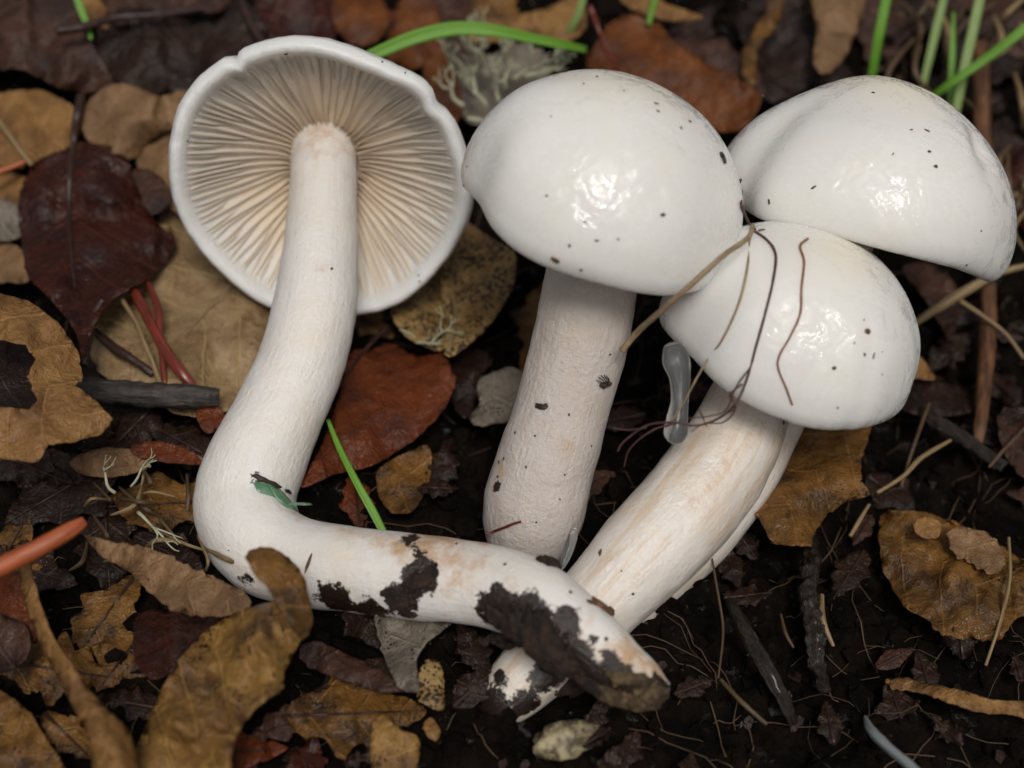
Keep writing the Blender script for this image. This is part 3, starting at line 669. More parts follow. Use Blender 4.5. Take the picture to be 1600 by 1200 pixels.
# sodden filler leaves pressed into the soil; dark colours stand for litter shadow
MARKS = [(120, 60, 'the dull purplish arching leaf'), (300, 80, 'the large blackish leaf'), (60, 200, 'the smooth tan leaves'), (100, 350, 'the dark red-brown leaf with upright stalk'), (60, 600, 'the bitten orange-tan leaf'),
         (240, 620, 'the stubby black twig'), (250, 760, 'the curled fibres'), (120, 860, 'the thick orange stalk'), (250, 900, 'the crumpled tan leaf'), (330, 1080, 'the wrinkled yellow-brown leaf'), (120, 1100, 'the long folded leaf'),
         (520, 1040, 'the pale leaf edge'), (620, 1170, 'the yellow dotted scrap'), (600, 650, 'the russet leaf'), (740, 460, 'the black-dotted leaf'), (560, 30, 'the small orange lobe'), (760, 50, 'the arching green blade'),
         (770, 140, 'the branching lichen'), (1040, 90, 'the red-ribbed orange leaf'), (1200, 60, 'the narrow curled leaf'), (1310, 40, 'the hooded leaf'), (1450, 80, 'the tangled straw'), (1540, 300, 'the orange-brown twig'),
         (1500, 450, 'the broad slanting straw'), (1300, 750, 'the spiny oak leaf'), (1500, 900, 'the rotting leaf'), (1500, 1090, 'the split ochre strip'), (1400, 1170, 'the bluish straw'), (1200, 1100, 'the lower bare soil'), (900, 1150, 'the pale stem fragment')]
def inside(p, poly):
    c = False; n = len(poly)
    for a in range(n):
        (x1, y1), (x2, y2) = poly[a], poly[a - 1]
        if (y1 > p[1]) != (y2 > p[1]) and p[0] < (x2 - x1) * (p[1] - y1) / (y2 - y1) + x1: c = not c
    return c
def oak_outline(cx, cy, l, w, ang, teeth):
    """spiny oval leaf outline"""
    pts = []; half = []
    for k in range(teeth * 2 + 1):
        t = k / (teeth * 2); ww = w * math.sin(math.pi * min(.97, max(.04, t)) ** .85) * random.uniform(.85, 1.1)
        half.append((t, ww * (1.12 if k % 2 else .80)))
    for sgn in (1, -1):
        for t, ww in (half if sgn == 1 else half[::-1]):
            x, y = (t - .5) * l, sgn * ww
            pts.append((cx + x * math.cos(ang) - y * math.sin(ang), cy + (x * math.sin(ang) + y * math.cos(ang)) * .82))
    return pts
used = {}
made = 0
for i in range(700):
    cx, cy = random.uniform(-70, 1670), random.uniform(-70, 1240)
    bare = cx > 560 and cy > 560 or cx > 1000 and cy > 400
    if bare and random.random() < .72: continue
    l = random.uniform(110, 230); w_ = l * random.uniform(.22, .34); a = random.uniform(0, 6.28)
    if bare: l *= .5; w_ *= .5
    pts = oak_outline(cx, cy, l, w_, a, random.choice((3, 4, 5)))
    tests = pts[::2] + [(cx, cy)]
    vis = [p for p in tests if -5 < p[0] < 1605 and -5 < p[1] < 1205 and not any(inside(p, q) for q in OUTL) and hit(*p) is None]
    if len(vis) < .4 * len(tests): continue
    far = sum(inside((cx, cy), q) for q in OUTL)
    key = random.choice(('dark', 'dark', 'purple', 'maroon', 'brownblk', 'rust', 'dark') if not bare else ('dark', 'dark', 'dark', 'purple'))
    if cx > 1000 and cy < 420 and key in ('rust', 'maroon', 'brownblk'): key = 'dark'
    near = min(MARKS, key=lambda q: (q[0] - cx) ** 2 + (q[1] - cy) ** 2)[2]
    lab = '%s %s sodden leaf lying low near %s' % (('large' if l > 175 else 'small') + (' narrow' if w_ / l < .27 else ' broad'), {'dark': 'blackish', 'purple': 'dull brown', 'maroon': 'dark reddish', 'brownblk': 'mottled brown', 'rust': 'dim russet'}[key], near)
    L(lab, pts, random.uniform(-.15, .25), key, ((cx - l / 2 * math.cos(a), cy - l / 2 * math.sin(a) * .82), (cx + l / 2 * math.cos(a), cy + l / 2 * math.sin(a) * .82)), wav=.3, jit=2, grid=17, group='sodden leaves', rib=True, ribr=2.6)
    made += 1
    if made >= 84: break
print('filler leaves', made)

# ------------------------------------------------------------------ twigs, stalks, straws
def rod(name, label, cat, pts, mat, rough=.12, n=40, seg=10, group=None, mode='h', sc=4):
    """pts: (px, py, height above ground cm | depth cm, radius px)"""
    S = spline(pts, n); path = []; rad = []
    for p in S:
        q = G(p[0], p[1], p[2]) if mode == 'h' else W(p[0], p[1], p[2])
        path.append(q); rad.append(max(.3, p[3]) * (q - CAM).dot(FW) / FPX)
    V, F, U = tube_geo(path, rad, seg, rough, sc)
    o = mkobj(name, V, F, mat, None, path[0], uv=U)
    return tag(o, label, cat, group)
rod('twig', 'stubby black twig broken off beside the bent stem', 'twig', [(120, 604, .75, 17), (180, 612, .8, 19), (250, 618, .85, 20), (310, 620, .85, 19), (342, 622, .85, 15)], M_TWIGB, .22, 46, 14, sc=5)
rod('leaf_stalk', 'glossy red stalk with dark bands lying on the pale buff leaf', 'stalk', [(204, 444, 1.1, 7), (226, 486, 1.0, 8), (254, 540, .95, 9), (282, 580, .9, 9), (306, 610, .7, 7)], M_TWIGR, .1)
rod('leaf_stalk', 'thin reddish stalk crossing the banded red stalk', 'stalk', [(230, 440, 1.0, 4), (246, 480, 1.05, 6), (250, 530, .9, 5), (258, 600, .6, 5)], M_TWIGR, .12)
rod('straw', 'thin tan straw crossing the pale buff leaf beside the red stalks', 'straw', [(182, 454, 1.0, 3.5), (210, 500, .95, 4), (232, 550, .9, 4.5), (250, 600, .7, 4)], M_STRAW, .1)
rod('twig', 'thin dark twig lying on the pale buff leaf below the dark red-brown leaf', 'twig', [(148, 518, .8, 6), (180, 545, .85, 8), (205, 560, .85, 7), (240, 585, .7, 6)], M_DARKST, .2)
rod('leaf_stalk', 'dark curved stalk hanging from the tip of the dark red-brown leaf', 'stalk', [(160, 470, 1.4, 6), (148, 492, 1.3, 5), (140, 530, 1.1, 5), (132, 570, .9, 4)], M_DARKST, .15)
rod('leaf_stalk', 'dark stalk lying across the large blackish brown leaf', 'stalk', [(88, 48, 1.75, 7), (130, 42, 1.6, 7), (180, 28, 1.4, 6), (250, 22, 1.2, 4), (330, 12, .9, 3)], M_DARKST, .15)
rod('twig', 'dark slender twig bending down behind the gilled cap', 'twig', [(372, -20, .9, 7), (384, 20, .9, 7), (402, 55, .9, 7), (425, 85, .9, 8), (450, 110, .7, 7)], M_DARKST, .15)
rod('leaf_stalk', 'thick orange stalk jutting in over the foreground litter', 'stalk', [(-60, 912, 2.6, 15), (0, 886, 2.6, 16), (60, 856, 2.7, 15), (110, 828, 2.7, 13), (132, 814, 2.7, 8)], M_STALKO, .05)
rod('straw', 'pale straw slanting over the tan leaves', 'straw', [(-30, 160, 1.4, 4), (0, 192, 1.35, 4.5), (28, 230, 1.3, 4.5), (50, 258, 1.2, 4)], M_STRAW, .06)
rod('leaf_stalk', 'thin orange stalk below the pale slanting straw', 'stalk', [(-30, 276, 1.1, 5), (10, 264, 1.1, 5), (50, 248, 1.1, 3)], M_STALKO, .08)
rod('twig', 'upright orange-brown twig beside the broad cap', 'twig', [(1530, 70, .9, 13), (1534, 160, .9, 13), (1536, 260, .9, 13), (1540, 380, .9, 12), (1545, 480, .85, 12), (1540, 570, .7, 13), (1532, 660, .45, 10), (1525, 700, .2, 7)], M_TWIGO, .18, 70, 12)
rod('straw', 'broad tan straw slanting away from the glossy cap with roots', 'straw', [(1425, 508, 1.3, 5), (1470, 478, 1.4, 8), (1520, 448, 1.5, 8), (1565, 425, 1.6, 6), (1640, 408, 1.7, 4)], M_STRAW, .1)
rod('straw', 'curved thin straw arching beside the orange-brown twig', 'straw', [(1500, 470, 1.4, 4), (1530, 490, 1.2, 3.5), (1570, 520, 1.0, 3), (1600, 560, .8, 3)], M_STRAW, .1)
rod('straw', 'pale bluish straw poking out of the black soil', 'straw', [(1352, 1120, .0, 3), (1362, 1142, .5, 8), (1390, 1170, .9, 8), (1420, 1195, 1.2, 8), (1450, 1225, 1.4, 8)], mat_plain('straw_blue', (.36, .40, .42), (.24, .27, .26), rough=.4, stretch=(10, 1)), .08)
for lab, pts, mt in (
    ('forked straw bent over the black soil near the spiny oak leaf', [(1370, 770, .6, 3), (1410, 745, .7, 3.5), (1440, 715, .8, 4), (1485, 688, .7, 3)], M_STRAW),
    ('straight thin straw leaning out of the soil beside the spiny oak leaf', [(1408, 760, .3, 2.5), (1430, 690, .8, 3), (1452, 630, .8, 3)], M_STRAWD),
    ('short straw stub under the spiny oak leaf', [(1328, 838, .4, 3), (1345, 810, .5, 3.5), (1358, 788, .6, 2.5)], M_STRAW),
    ('long thin straw beside the rotting brown leaf', [(1576, 840, .7, 2.5), (1578, 900, .7, 3), (1566, 960, .6, 3), (1540, 1040, .3, 2.5)], M_STRAW),
    ('pale straw splinter in the middle of the black soil', [(1284, 930, .4, 4), (1286, 970, .5, 5), (1302, 1010, .3, 3)], M_STRAW),
    ('brown straw slanting across the lower black soil', [(1126, 1062, .2, 3), (1160, 1098, .3, 4), (1198, 1132, .2, 3)], M_STRAWD),
    ('thin straw rising beside the slanting stem', [(1112, 870, .5, 1.8), (1124, 940, .4, 2.2), (1130, 990, .3, 2), (1122, 1060, .2, 1.5)], M_STRAWD),
    ('slim straw at the edge of the black soil below the orange-brown twig', [(1545, 730, .4, 2.5), (1580, 690, .5, 3), (1620, 650, .6, 2.5)], M_STRAWD),
    ('bent straw near the foot of the black soil', [(1220, 960, .2, 2), (1228, 990, .25, 3), (1240, 1012, .2, 2)], M_STRAWD)):
    rod('straw', lab, 'straw', pts, mt, .12)
rod('twig', 'black rotten stick standing in the wet soil below the spiny oak leaf', 'twig', [(1262, 826, .3, 8), (1268, 880, .6, 14), (1262, 930, .6, 13), (1272, 980, .5, 15), (1276, 1030, .35, 12), (1288, 1080, -.1, 8)], M_WETST, .6, 80, 16, sc=6)
rod('twig', 'thinner black wet stick slanting through the bare soil', 'twig', [(1140, 940, .1, 8), (1166, 985, .5, 12), (1196, 1040, .5, 12), (1222, 1090, .3, 11), (1240, 1130, .0, 7)], M_WETST, .35, 50, 12, sc=4)
rod('twig', 'black wet stick behind the slanting stems at the edge of the oak leaf', 'twig', [(1400, 560, .2, 10), (1440, 640, .4, 12), (1500, 680, .4, 11), (1570, 730, .3, 9)], M_WETST, .3, 40, 12, sc=4)
for i in range(26):
    x, y = random.uniform(1390, 1640), random.uniform(-20, 330) if i % 3 else random.uniform(-20, 120)
    a = random.uniform(.9, 2.4); l = random.uniform(60, 130); b = random.uniform(-30, 30)
    rod('straw', 'dry tangled straw among the grass behind the broad cap', 'straw', [(x, y, random.uniform(.4, 1.2), 3), (x + l * .5 * math.cos(a) + b, y + l * .5 * math.sin(a), random.uniform(.6, 1.5), random.uniform(3, 6)), (x + l * math.cos(a), y + l * math.sin(a), .3, 2)],
        random.choice((M_STRAW, M_STRAWD, M_STRAWD)), .15, 16, 6, 'tangled straws')
for i in range(22):
    x, y = random.uniform(120, 330), random.uniform(700, 860)
    a = random.uniform(0, 3.1); l = random.uniform(35, 80); b = random.uniform(-14, 14)
    rod('straw', 'short curled tan fibre in the debris left of the bent stem', 'straw', [(x, y, .3, 2), (x + l * .5 * math.cos(a) + b, y + l * .5 * math.sin(a) + b, random.uniform(.5, .9), random.uniform(2.5, 4.5)), (x + l * math.cos(a), y + l * math.sin(a), .4, 2)],
        random.choice((M_STRAW, M_STRAWD)), .15, 14, 6, 'curled fibres by the bent stem')

# ------------------------------------------------------------------ grass blades
def blade(label, pts, mat, mode='h', group=None):
    S = spline(pts, 30); path = []; V = []; F = []; U = []
    for p in S: path.append(G(p[0], p[1], p[2]) if mode == 'h' else W(p[0], p[1], p[2]))
    Ln = 0
    for i, p in enumerate(S):
        t = (path[min(i + 1, 29)] - path[max(i - 1, 0)]).normalized()
        view = (CAM - path[i]).normalized(); s = t.cross(view + Vector((.35, 0, .2))).normalized(); n = s.cross(t).normalized()
        r = p[3] * (path[i] - CAM).dot(FW) / FPX
        if i: Ln += (path[i] - path[i - 1]).length
        for (a, b) in ((-1, .22), (-.5, .02), (0, -.18), (.5, .02), (1, .22), (.5, -.16), (0, -.36), (-.5, -.16)):
            V.append(path[i] + s * a * r + n * b * r); U.append((a * .5 + .5, Ln))
    for i in range(29):
        for k in range(8): F.append((i * 8 + k, i * 8 + (k + 1) % 8, (i + 1) * 8 + (k + 1) % 8, (i + 1) * 8 + k))
    F.append(tuple(range(7, -1, -1))); F.append(tuple(29 * 8 + k for k in range(8)))
    return tag(mkobj('grass_shoot', V, F, mat, None, path[0], uv=U), label, 'grass', group)
blade('broad green grass blade arching over from behind the gilled cap', [(560, 96, 27.4, 9), (600, 78, 27.6, 10), (650, 58, 27.8, 11), (710, 45, 28, 11), (770, 48, 28.2, 10), (830, 60, 28.6, 8), (880, 70, 29, 7), (918, 78, 29.6, 5)], M_GRASS, 'd')
blade('bright green blade rising straight behind the broad cap', [(1356, 150, .6, 6), (1362, 118, 1.2, 7), (1372, 60, 2, 8), (1384, 0, 2.6, 8), (1390, -40, 3, 8)], M_GRASS)
blade('green blade slanting across the other blades behind the broad cap', [(1440, 164, .9, 5), (1480, 134, 1.6, 6), (1540, 92, 2.2, 7), (1600, 46, 2.8, 8), (1660, 0, 3.2, 8)], M_GRASS)
blade('tall pale green blade standing behind the slanting blade', [(1486, 210, .5, 6), (1496, 160, 1, 7), (1508, 100, 1.5, 8), (1526, 20, 2, 8), (1536, -30, 2.4, 8)], M_GRASSP)
blade('thin pointed green blade beside the tall pale blade', [(1484, 204, .5, 6), (1487, 140, .9, 6), (1488, 80, 1.3, 5), (1490, 18, 1.6, 1.5)], M_GRASS)
blade('faint pale blade leaning among the dry straw', [(1440, 140, .3, 5), (1452, 90, .7, 6), (1464, 40, 1, 7), (1476, -10, 1.3, 6)], M_GRASSP)
blade('short green blade behind the arching blade', [(880, 66, .4, 5), (892, 44, .8, 6), (904, 20, 1.1, 6), (916, -20, 1.5, 6)], M_GRASSP)
blade('short bright green blade over the orange-brown leaf with red midrib', [(1013, 38, 1.3, 4), (1018, 18, 1.5, 5), (1028, -20, 1.9, 6)], M_GRASS)
blade('green blade crossing the dull purplish leaf', [(142, 62, 1.3, 2), (138, 44, 1.4, 5), (126, 14, 1.6, 6), (112, -30, 1.9, 6)], M_GRASS)
blade('thin green blade in front of the russet leaf', [(512, 655, 1.0, 3), (530, 700, .9, 5), (556, 752, .8, 6), (580, 795, .6, 7), (602, 838, .3, 6)], M_GRASS)

# ------------------------------------------------------------------ lichen
def lichen(label, starts, ln, depth, h, r0):
    geo = []
    def br(p, d, l, r, k):
        q = p + d * l; mid = (p + q) / 2 + Vector((random.uniform(-1, 1), random.uniform(-1, 1), random.uniform(-1, 1))) * l * .2
        geo.append(tube_geo([Vector(v) for v in spline([tuple(p), tuple(mid), tuple(q)], 6)], [r * (1 - .4 * i / 5) for i in range(6)], 6, .25, 8, .7))
        if k > 0:
            for j in range(random.choice((2, 2, 3))):
                nd = (d + Vector((random.uniform(-1, 1), random.uniform(-.8, .8), random.uniform(-.5, .8))) * .95).normalized()
                br(q, nd, l * random.uniform(.55, .85), r * .62, k - 1)
    for (px, py, ax, ay) in starts:
        p = G(px, py, h); d = (camv(ax, ay, .25)).normalized()
        br(p, d, ln, r0, depth)
    V, F, U = join_geo(geo)
    return tag(mkobj('lichen', V, F, M_LICHEN, None, G(starts[0][0], starts[0][1], h), uv=U), label, 'lichen')
lichen('pale grey-green branching lichen between the gilled cap and the middle cap', [(745, 150, -.2, 1), (770, 140, .3, 1), (800, 125, .8, .5), (760, 165, -.6, .6), (730, 185, .6, -.2), (790, 140, .1, 1), (740, 130, -.6, .8), (815, 120, 1, .2), (780, 160, 0, .4), (760, 120, -.3, 1), (725, 165, -.4, .5), (835, 115, .8, .6), (755, 100, .1, 1)], .46, 3, 1.45, .06)
lichen('thin wispy lichen strand beside the black-dotted leaf', [(625, 515, .8, -.5), (650, 535, 1, -.1), (670, 540, .6, .6)], .40, 2, .75, .03)
lichen('sparse pale lichen tuft in the debris beside the bent stem', [(180, 770, -.3, .8), (205, 760, .5, .8), (215, 800, .6, -.5)], .42, 2, .8, .035)

# ------------------------------------------------------------------ roots and threads on the right-hand caps
def thread(name, label, cat, pts, mat, r, extra=()):
    """pts: (px, py) laid on the cap surface, or (px, py, depth) in the air"""
    path = []
    for p in pts:
        if len(p) == 3: path.append(W(*p))
        else:
            h = hit(*p)
            path.append(h[0] + h[1] * (r * .8) if h else W(p[0], p[1], 22.5))
    S = [Vector(v) for v in spline([tuple(v) for v in path], max(24, len(pts) * 8))]
    geo = [tube_geo(S, [r * (1 - .3 * i / len(S)) for i in range(len(S))], 7, .15, 9)]
    for e in extra:
        S = [Vector(v) for v in spline([tuple(W(*p)) for p in e], 20)]
        geo.append(tube_geo(S, [r * .7 * (1 - .5 * i / 20) for i in range(20)], 6, .15, 9))
    V, F, U = join_geo(geo)
    return tag(mkobj(name, V, F, mat, None, path[0], uv=U), label, cat)
thread('grass_stalk', 'greenish tan stalk leaning from the middle stem across to the rooted cap', 'stalk', [(972, 548, 22.3), (1000, 515, 22.0), (1040, 480, 21.2), (1085, 440, 20.9), (1130, 400, 21.0), (1168, 372, 21.4), (1176, 352, 21.7)], M_ROOTY, .058)
thread('rootlet', 'straw-coloured root thread running down the left of the rooted cap', 'root', [(1172, 370), (1168, 420), (1155, 475), (1130, 530), (1105, 565), (1088, 592, 21.3), (1062, 640, 21.5), (1040, 668, 21.6)], M_ROOTY, .022)
thread('rootlet', 'purple root thread hanging down the middle of the rooted cap into a tangle', 'root', [(1178, 362), (1200, 378), (1212, 400), (1208, 440), (1196, 490), (1182, 540), (1168, 590), (1150, 630, 21.2), (1120, 655, 21.4), (1085, 665, 21.4), (1050, 660, 21.4), (1010, 665, 21.6), (975, 690, 21.9), (965, 705, 22.0)],
       M_ROOTP, .024, [[(1172, 575, 21.05), (1150, 605, 21.1), (1135, 640, 21.2), (1110, 650, 21.3), (1070, 655, 21.3), (1040, 668, 21.4)], [(1140, 612, 21.15), (1148, 640, 21.2), (1130, 660, 21.3), (1100, 662, 21.3), (1080, 675, 21.3)],
                      [(1160, 600, 21.1), (1140, 618, 21.1), (1150, 636, 21.1), (1132, 648, 21.2)], [(1060, 660, 21.4), (1020, 672, 21.5), (985, 700, 21.7), (975, 730, 21.9)], [(1010, 668, 21.5), (980, 672, 21.7), (958, 668, 21.8)], [(1100, 655, 21.3), (1092, 640, 21.3), (1105, 668, 21.3)]])
thread('rootlet', 'wavy reddish root thread on the right of the rooted cap', 'root', [(1262, 374), (1250, 386), (1256, 410), (1252, 450), (1250, 490), (1235, 525), (1218, 555), (1216, 575), (1228, 605), (1238, 632)], M_ROOTR, .022)
thread('moss_strand', 'reddish moss strand caught in the crease between the caps', 'moss', [(1158, 280), (1160, 300), (1156, 318), (1164, 335), (1172, 352), (1180, 360)], M_ROOTP, .03,)
# ------------------------------------------------------------------ slime drip
def drip(label, pts):
    S = spline(pts, 40); path = [W(p[0], p[1], p[2]) for p in S]; rad = [p[3] * p[2] / FPX for p in S]
    V, F, U = tube_geo(path, rad, 28)
    return tag(mkobj('slime_drip', V, F, M_SLIME, None, path[0], uv=U), label, 'slime')
drip('clear slime drip hanging from the left margin of the rooted cap', [(1050, 540, 22.4, 14), (1056, 562, 22.3, 22), (1062, 590, 22.25, 17), (1062, 625, 22.2, 14), (1058, 655, 22.2, 17), (1056, 676, 22.2, 19), (1056, 690, 22.2, 12), (1056, 694, 22.2, 3)])
drip('clear slime film beside the foot of the middle stem', [(900, 812, 23.3, 3), (896, 835, 23.2, 7), (888, 860, 23.1, 8), (880, 882, 23.1, 5), (876, 890, 23.1, 2)])

# ------------------------------------------------------------------ soil clods and bits on the mushrooms
def lump_geo(c, n, sx, sy, sz, t1, t2, seed, sub=2):
    bm = bmesh.new(); bmesh.ops.create_icosphere(bm, subdivisions=sub, radius=1)
    V = []
    for v in bm.verts:
        k = 1 + .45 * nz(v.co.x * 1.6 + seed, v.co.y * 1.6, v.co.z * 1.6) + .22 * nz(v.co.x * 4 + seed, v.co.y * 4, v.co.z * 4)
        V.append(c + (t1 * v.co.x * sx + t2 * v.co.y * sy + n * v.co.z * sz) * k)
    F = [tuple(v.index for v in f.verts) for f in bm.faces]; bm.free()
    return V, F, [(0, 0)] * len(V)
def stuck(name, label, cat, spots, mat, group=None, sub=2, flat=.5, sink=.2):
    """spots: (px, py, half length px, half width px, angle deg)"""
    geo = []; o0 = None
    for i, (px, py, a, b, ang) in enumerate(spots):
        h = hit(px, py)
        p, n = (h[0], h[1]) if h else (W(px, py, 22), UP)
        t1 = (RT - n * RT.dot(n)).normalized(); t2 = n.cross(t1); r = math.radians(ang)
        e1 = t1 * math.cos(r) + t2 * math.sin(r); e2 = n.cross(e1); s = (p - CAM).dot(FW) / FPX
        th = max(.018, flat * min(a, b) * s)
        geo.append(lump_geo(p + n * th * (1 - 2 * sink) * .5, n, a * s, b * s, th, e1, e2, px * .37 + py * .11, sub))
        o0 = o0 or p
        if name == 'soil_clod':
            for q in range(int(10 + a * b / 40)):
                rr = random.uniform(.5, 1.35); an = random.uniform(0, 6.28); cs = random.uniform(.02, .075)
                c2 = p + (e1 * a * math.cos(an) + e2 * b * math.sin(an)) * s * rr + n * th * .5 * max(0, 1.2 - rr)
                geo.append(lump_geo(c2, n, cs * random.uniform(.7, 1.5), cs, cs, e1, e2, an * 9, 1))
    V, F, U = join_geo(geo)
    return tag(mkobj(name, V, F, mat, None, o0, uv=U, smooth=sub > 1), label, cat, group)
stuck('soil_clod', 'wet soil clod clinging to the underside of the bent stem near its tip', 'soil clod', [(815, 978, 40, 26, -20), (850, 1000, 42, 34, -40), (800, 1000, 40, 26, 10), (875, 1030, 34, 30, -30), (900, 1062, 36, 22, -20), (846, 975, 26, 18, -50), (780, 965, 24, 14, -10), (930, 1072, 30, 16, -10)], M_CLOD, sub=3, flat=.7)
stuck('soil_clod', 'dark soil crumb stuck on the rusty upper side of the bent stem', 'soil clod', [(654, 908, 24, 13, 15), (672, 895, 12, 9, 60), (640, 915, 12, 10, 0)], M_CLOD, sub=3, flat=.6)
stuck('soil_clod', 'dark soil smear on the lower side of the bent stem', 'soil clod', [(625, 942, 18, 14, 0), (612, 935, 10, 8, 0), (635, 958, 12, 10, 0)], M_CLOD, sub=3, flat=.4)
stuck('soil_clod', 'crumbly soil lump on the very tip of the bent stem', 'soil clod', [(985, 1062, 30, 12, -10), (1020, 1085, 22, 16, 0), (960, 1085, 34, 18, -8), (995, 1095, 26, 16, 0)], mat_plain('soil_clod_pale', (.16, .11, .05), (.04, .022, .012), 500, .6, 1.0, dist=.002), sub=3, flat=.7)
stuck('soil_clod', 'small soil crumb on top of the bent stem below the middle mushroom', 'soil clod', [(858, 880, 16, 11, 10), (874, 884, 8, 7, 0)], M_CLOD, sub=3, flat=.8)
stuck('bark_flake', 'reddish brown bark flake stuck beside the tip of the bent stem', 'bark', [(940, 948, 22, 12, -10), (925, 942, 10, 5, 10), (952, 955, 8, 8, 0)], M_SPECKB, sub=3, flat=.4)
stuck('green_leaf_fragment', 'torn green leaf fragment stuck on the bend of the stem', 'leaf', [(412, 762, 20, 12, -35), (440, 778, 30, 15, -20), (466, 788, 22, 9, -15)], M_FRAGG, sub=3, flat=.18, sink=.1)
stuck('leaf_fragment', 'black curled leaf edge above the green fragment on the stem', 'leaf', [(408, 748, 14, 5, -25), (428, 757, 16, 4, -25), (450, 768, 10, 3, -30)], M_SPECK, sub=2, flat=.5)
stuck('debris_speck', 'black ragged speck stuck halfway up the middle stem', 'debris', [(846, 636, 11, 5, -8), (840, 634, 5, 4, 0), (853, 634, 4, 4, 0)], M_SPECK, sub=2)
stuck('debris_speck', 'dark blob on the shoulder of the middle cap beside the broad cap', 'debris', [(1130, 248, 5, 11, 10), (1126, 242, 3, 6, 0)], M_SPECK, sub=2)
stuck('leaf_fragment', 'tiny orange leaf bit wedged in the crease between the caps', 'leaf', [(1190, 360, 6, 3, 10)], M_SPECKB)
stuck('leaf_fragment', 'thin red needle bit lying on the bent stem', 'leaf', [(482, 880, 3, 16, -20)], M_SPECKB)
stuck('leaf_fragment', 'orange-brown bit under the margin of the middle cap', 'leaf', [(868, 406, 8, 5, -30)], M_SPECKB)
stuck('leaf_fragment', 'small tan grain on the slanting streaked stem', 'leaf', [(938, 863, 3, 6, -15)], M_SPECKB)
thread('moss_strand', 'thin dark red moss strand on the foot of the middle stem', 'moss', [(762, 834, 22.85), (772, 830), (788, 824), (802, 818), (814, 814)], M_TWIGR, .03)
def specks(lab, grp, spots, mats=(M_SPECK, M_SPECKB)):
    for i, s in enumerate(spots): stuck('debris_speck', lab, 'debris', [(s[0], s[1], s[2] * .85, s[3] * .85, s[4])], mats[s[4] % 2 if len(mats) > 1 else 0], grp, 1)
specks('tiny dark debris speck stuck on the slimy middle cap', 'specks on the middle cap', [(933, 120, 3, 2, 0), (912, 131, 2, 2, 0), (985, 115, 2, 2, 0), (1025, 162, 6, 2, 15), (1028, 174, 4, 2, -21), (1064, 200, 2, 4, 11), (1036, 336, 6, 4, 0), (1078, 190, 4, 3, 20), (975, 142, 2, 2, 1),
        (725, 290, 2, 2, 0), (861, 182, 2, 2, 0), (854, 306, 3, 2, 0), (890, 384, 3, 4, 0), (932, 376, 5, 2, 1), (966, 374, 3, 2, 1), (915, 346, 3, 2, 1), (908, 422, 4, 3, 0), (730, 260, 1.5, 1.5, 0)])
specks('tiny brown debris sliver stuck on the broad resting cap', 'slivers on the broad cap', [(1271, 293, 7, 2, 25), (1202, 315, 2, 6, 10), (1424, 203, 4, 1.5, 25), (1448, 204, 7, 2, -25), (1395, 241, 4, 1.5, 45), (1452, 237, 4, 3, 0), (1462, 260, 5, 4, 2), (1364, 145, 4, 1.5, -30), (1533, 361, 2, 2, 0), (1192, 150, 5, 1.5, 31), (1510, 414, 2, 2, 0)])
specks('tiny dark speck stuck low on the glossy rooted cap', 'specks on the rooted cap', [(1303, 575, 5, 4, 0), (1351, 554, 3, 4, 0), (1365, 556, 2, 8, -15), (1355, 518, 8, 6, 1), (1350, 500, 2, 2, 1), (1335, 536, 2, 2, 0), (1378, 550, 1.5, 1.5, 0), (1309, 637, 2, 2, 0), (1378, 585, 1.5, 1.5, 0)])
specks('tiny speck stuck on the rim or stem of the gilled mushroom', 'specks on the gilled mushroom', [(518, 420, 3, 3, 0), (293, 220, 2, 2, 0), (345, 158, 4, 1.5, 21), (447, 84, 5, 2, 20), (597, 97, 2, 2, 0), (654, 430, 2, 2, 0), (656, 440, 2, 2, 0), (633, 114, 2, 2, 0)])
specks('tiny black speck on the middle stem', 'specks on the middle stem', [(889, 648, 2, 3, 0), (805, 676, 3, 3, 1), (953, 554, 3, 2, 0), (882, 742, 2, 2, 0), (875, 780, 2, 2, 0), (836, 681, 2, 2, 0), (822, 730, 2, 3, 1), (780, 722, 3, 4, 1), (778, 745, 4, 3, 1), (838, 816, 2, 2, 0), (924, 697, 2, 2, 0)])
specks('tiny dark speck on the slanting or bent stem', 'specks on the lower stems', [(989, 928, 3, 3, 0), (891, 925, 5, 4, 0), (773, 917, 9, 6, 0), (789, 882, 4, 3, 0), (830, 935, 8, 4, 20), (713, 850, 3, 3, 0), (530, 912, 6, 5, 0), (947, 998, 4, 5, 0), (937, 1018, 4, 3, 1), (971, 892, 2, 2, 0), (1224, 660, 3, 6, 0), (590, 945, 3, 3, 0)])
# little fly on the middle stem
h = hit(941, 601)
n = h[1]; p = h[0]; t1 = (RT - n * RT.dot(n)).normalized(); t2 = n.cross(t1)
fl = tag(empty('fly', p), 'tiny dark fly with thin legs on the middle stem', 'insect')
v, f, u = join_geo([lump_geo(p + n * .05, n, .105, .055, .05, t1, t2, 1, 2), lump_geo(p + n * .06 + t1 * .1 + t2 * .01, n, .05, .045, .045, t1, t2, 4, 2)])
mkobj('body', v, f, M_SPECK, fl)
for k in range(6):
    a = RAD(35 + 22 * k); d = t1 * math.cos(a) + t2 * math.sin(a)
    v, f, u = tube_geo([Vector(q) for q in spline([tuple(p + n * .05 + t1 * (.03 * (2.5 - k))), tuple(p + n * .1 + d * .09), tuple(p + n * .005 + d * .17)], 8)], [.009] * 8, 5)
    mkobj('leg', v, f, M_SPECK, fl)
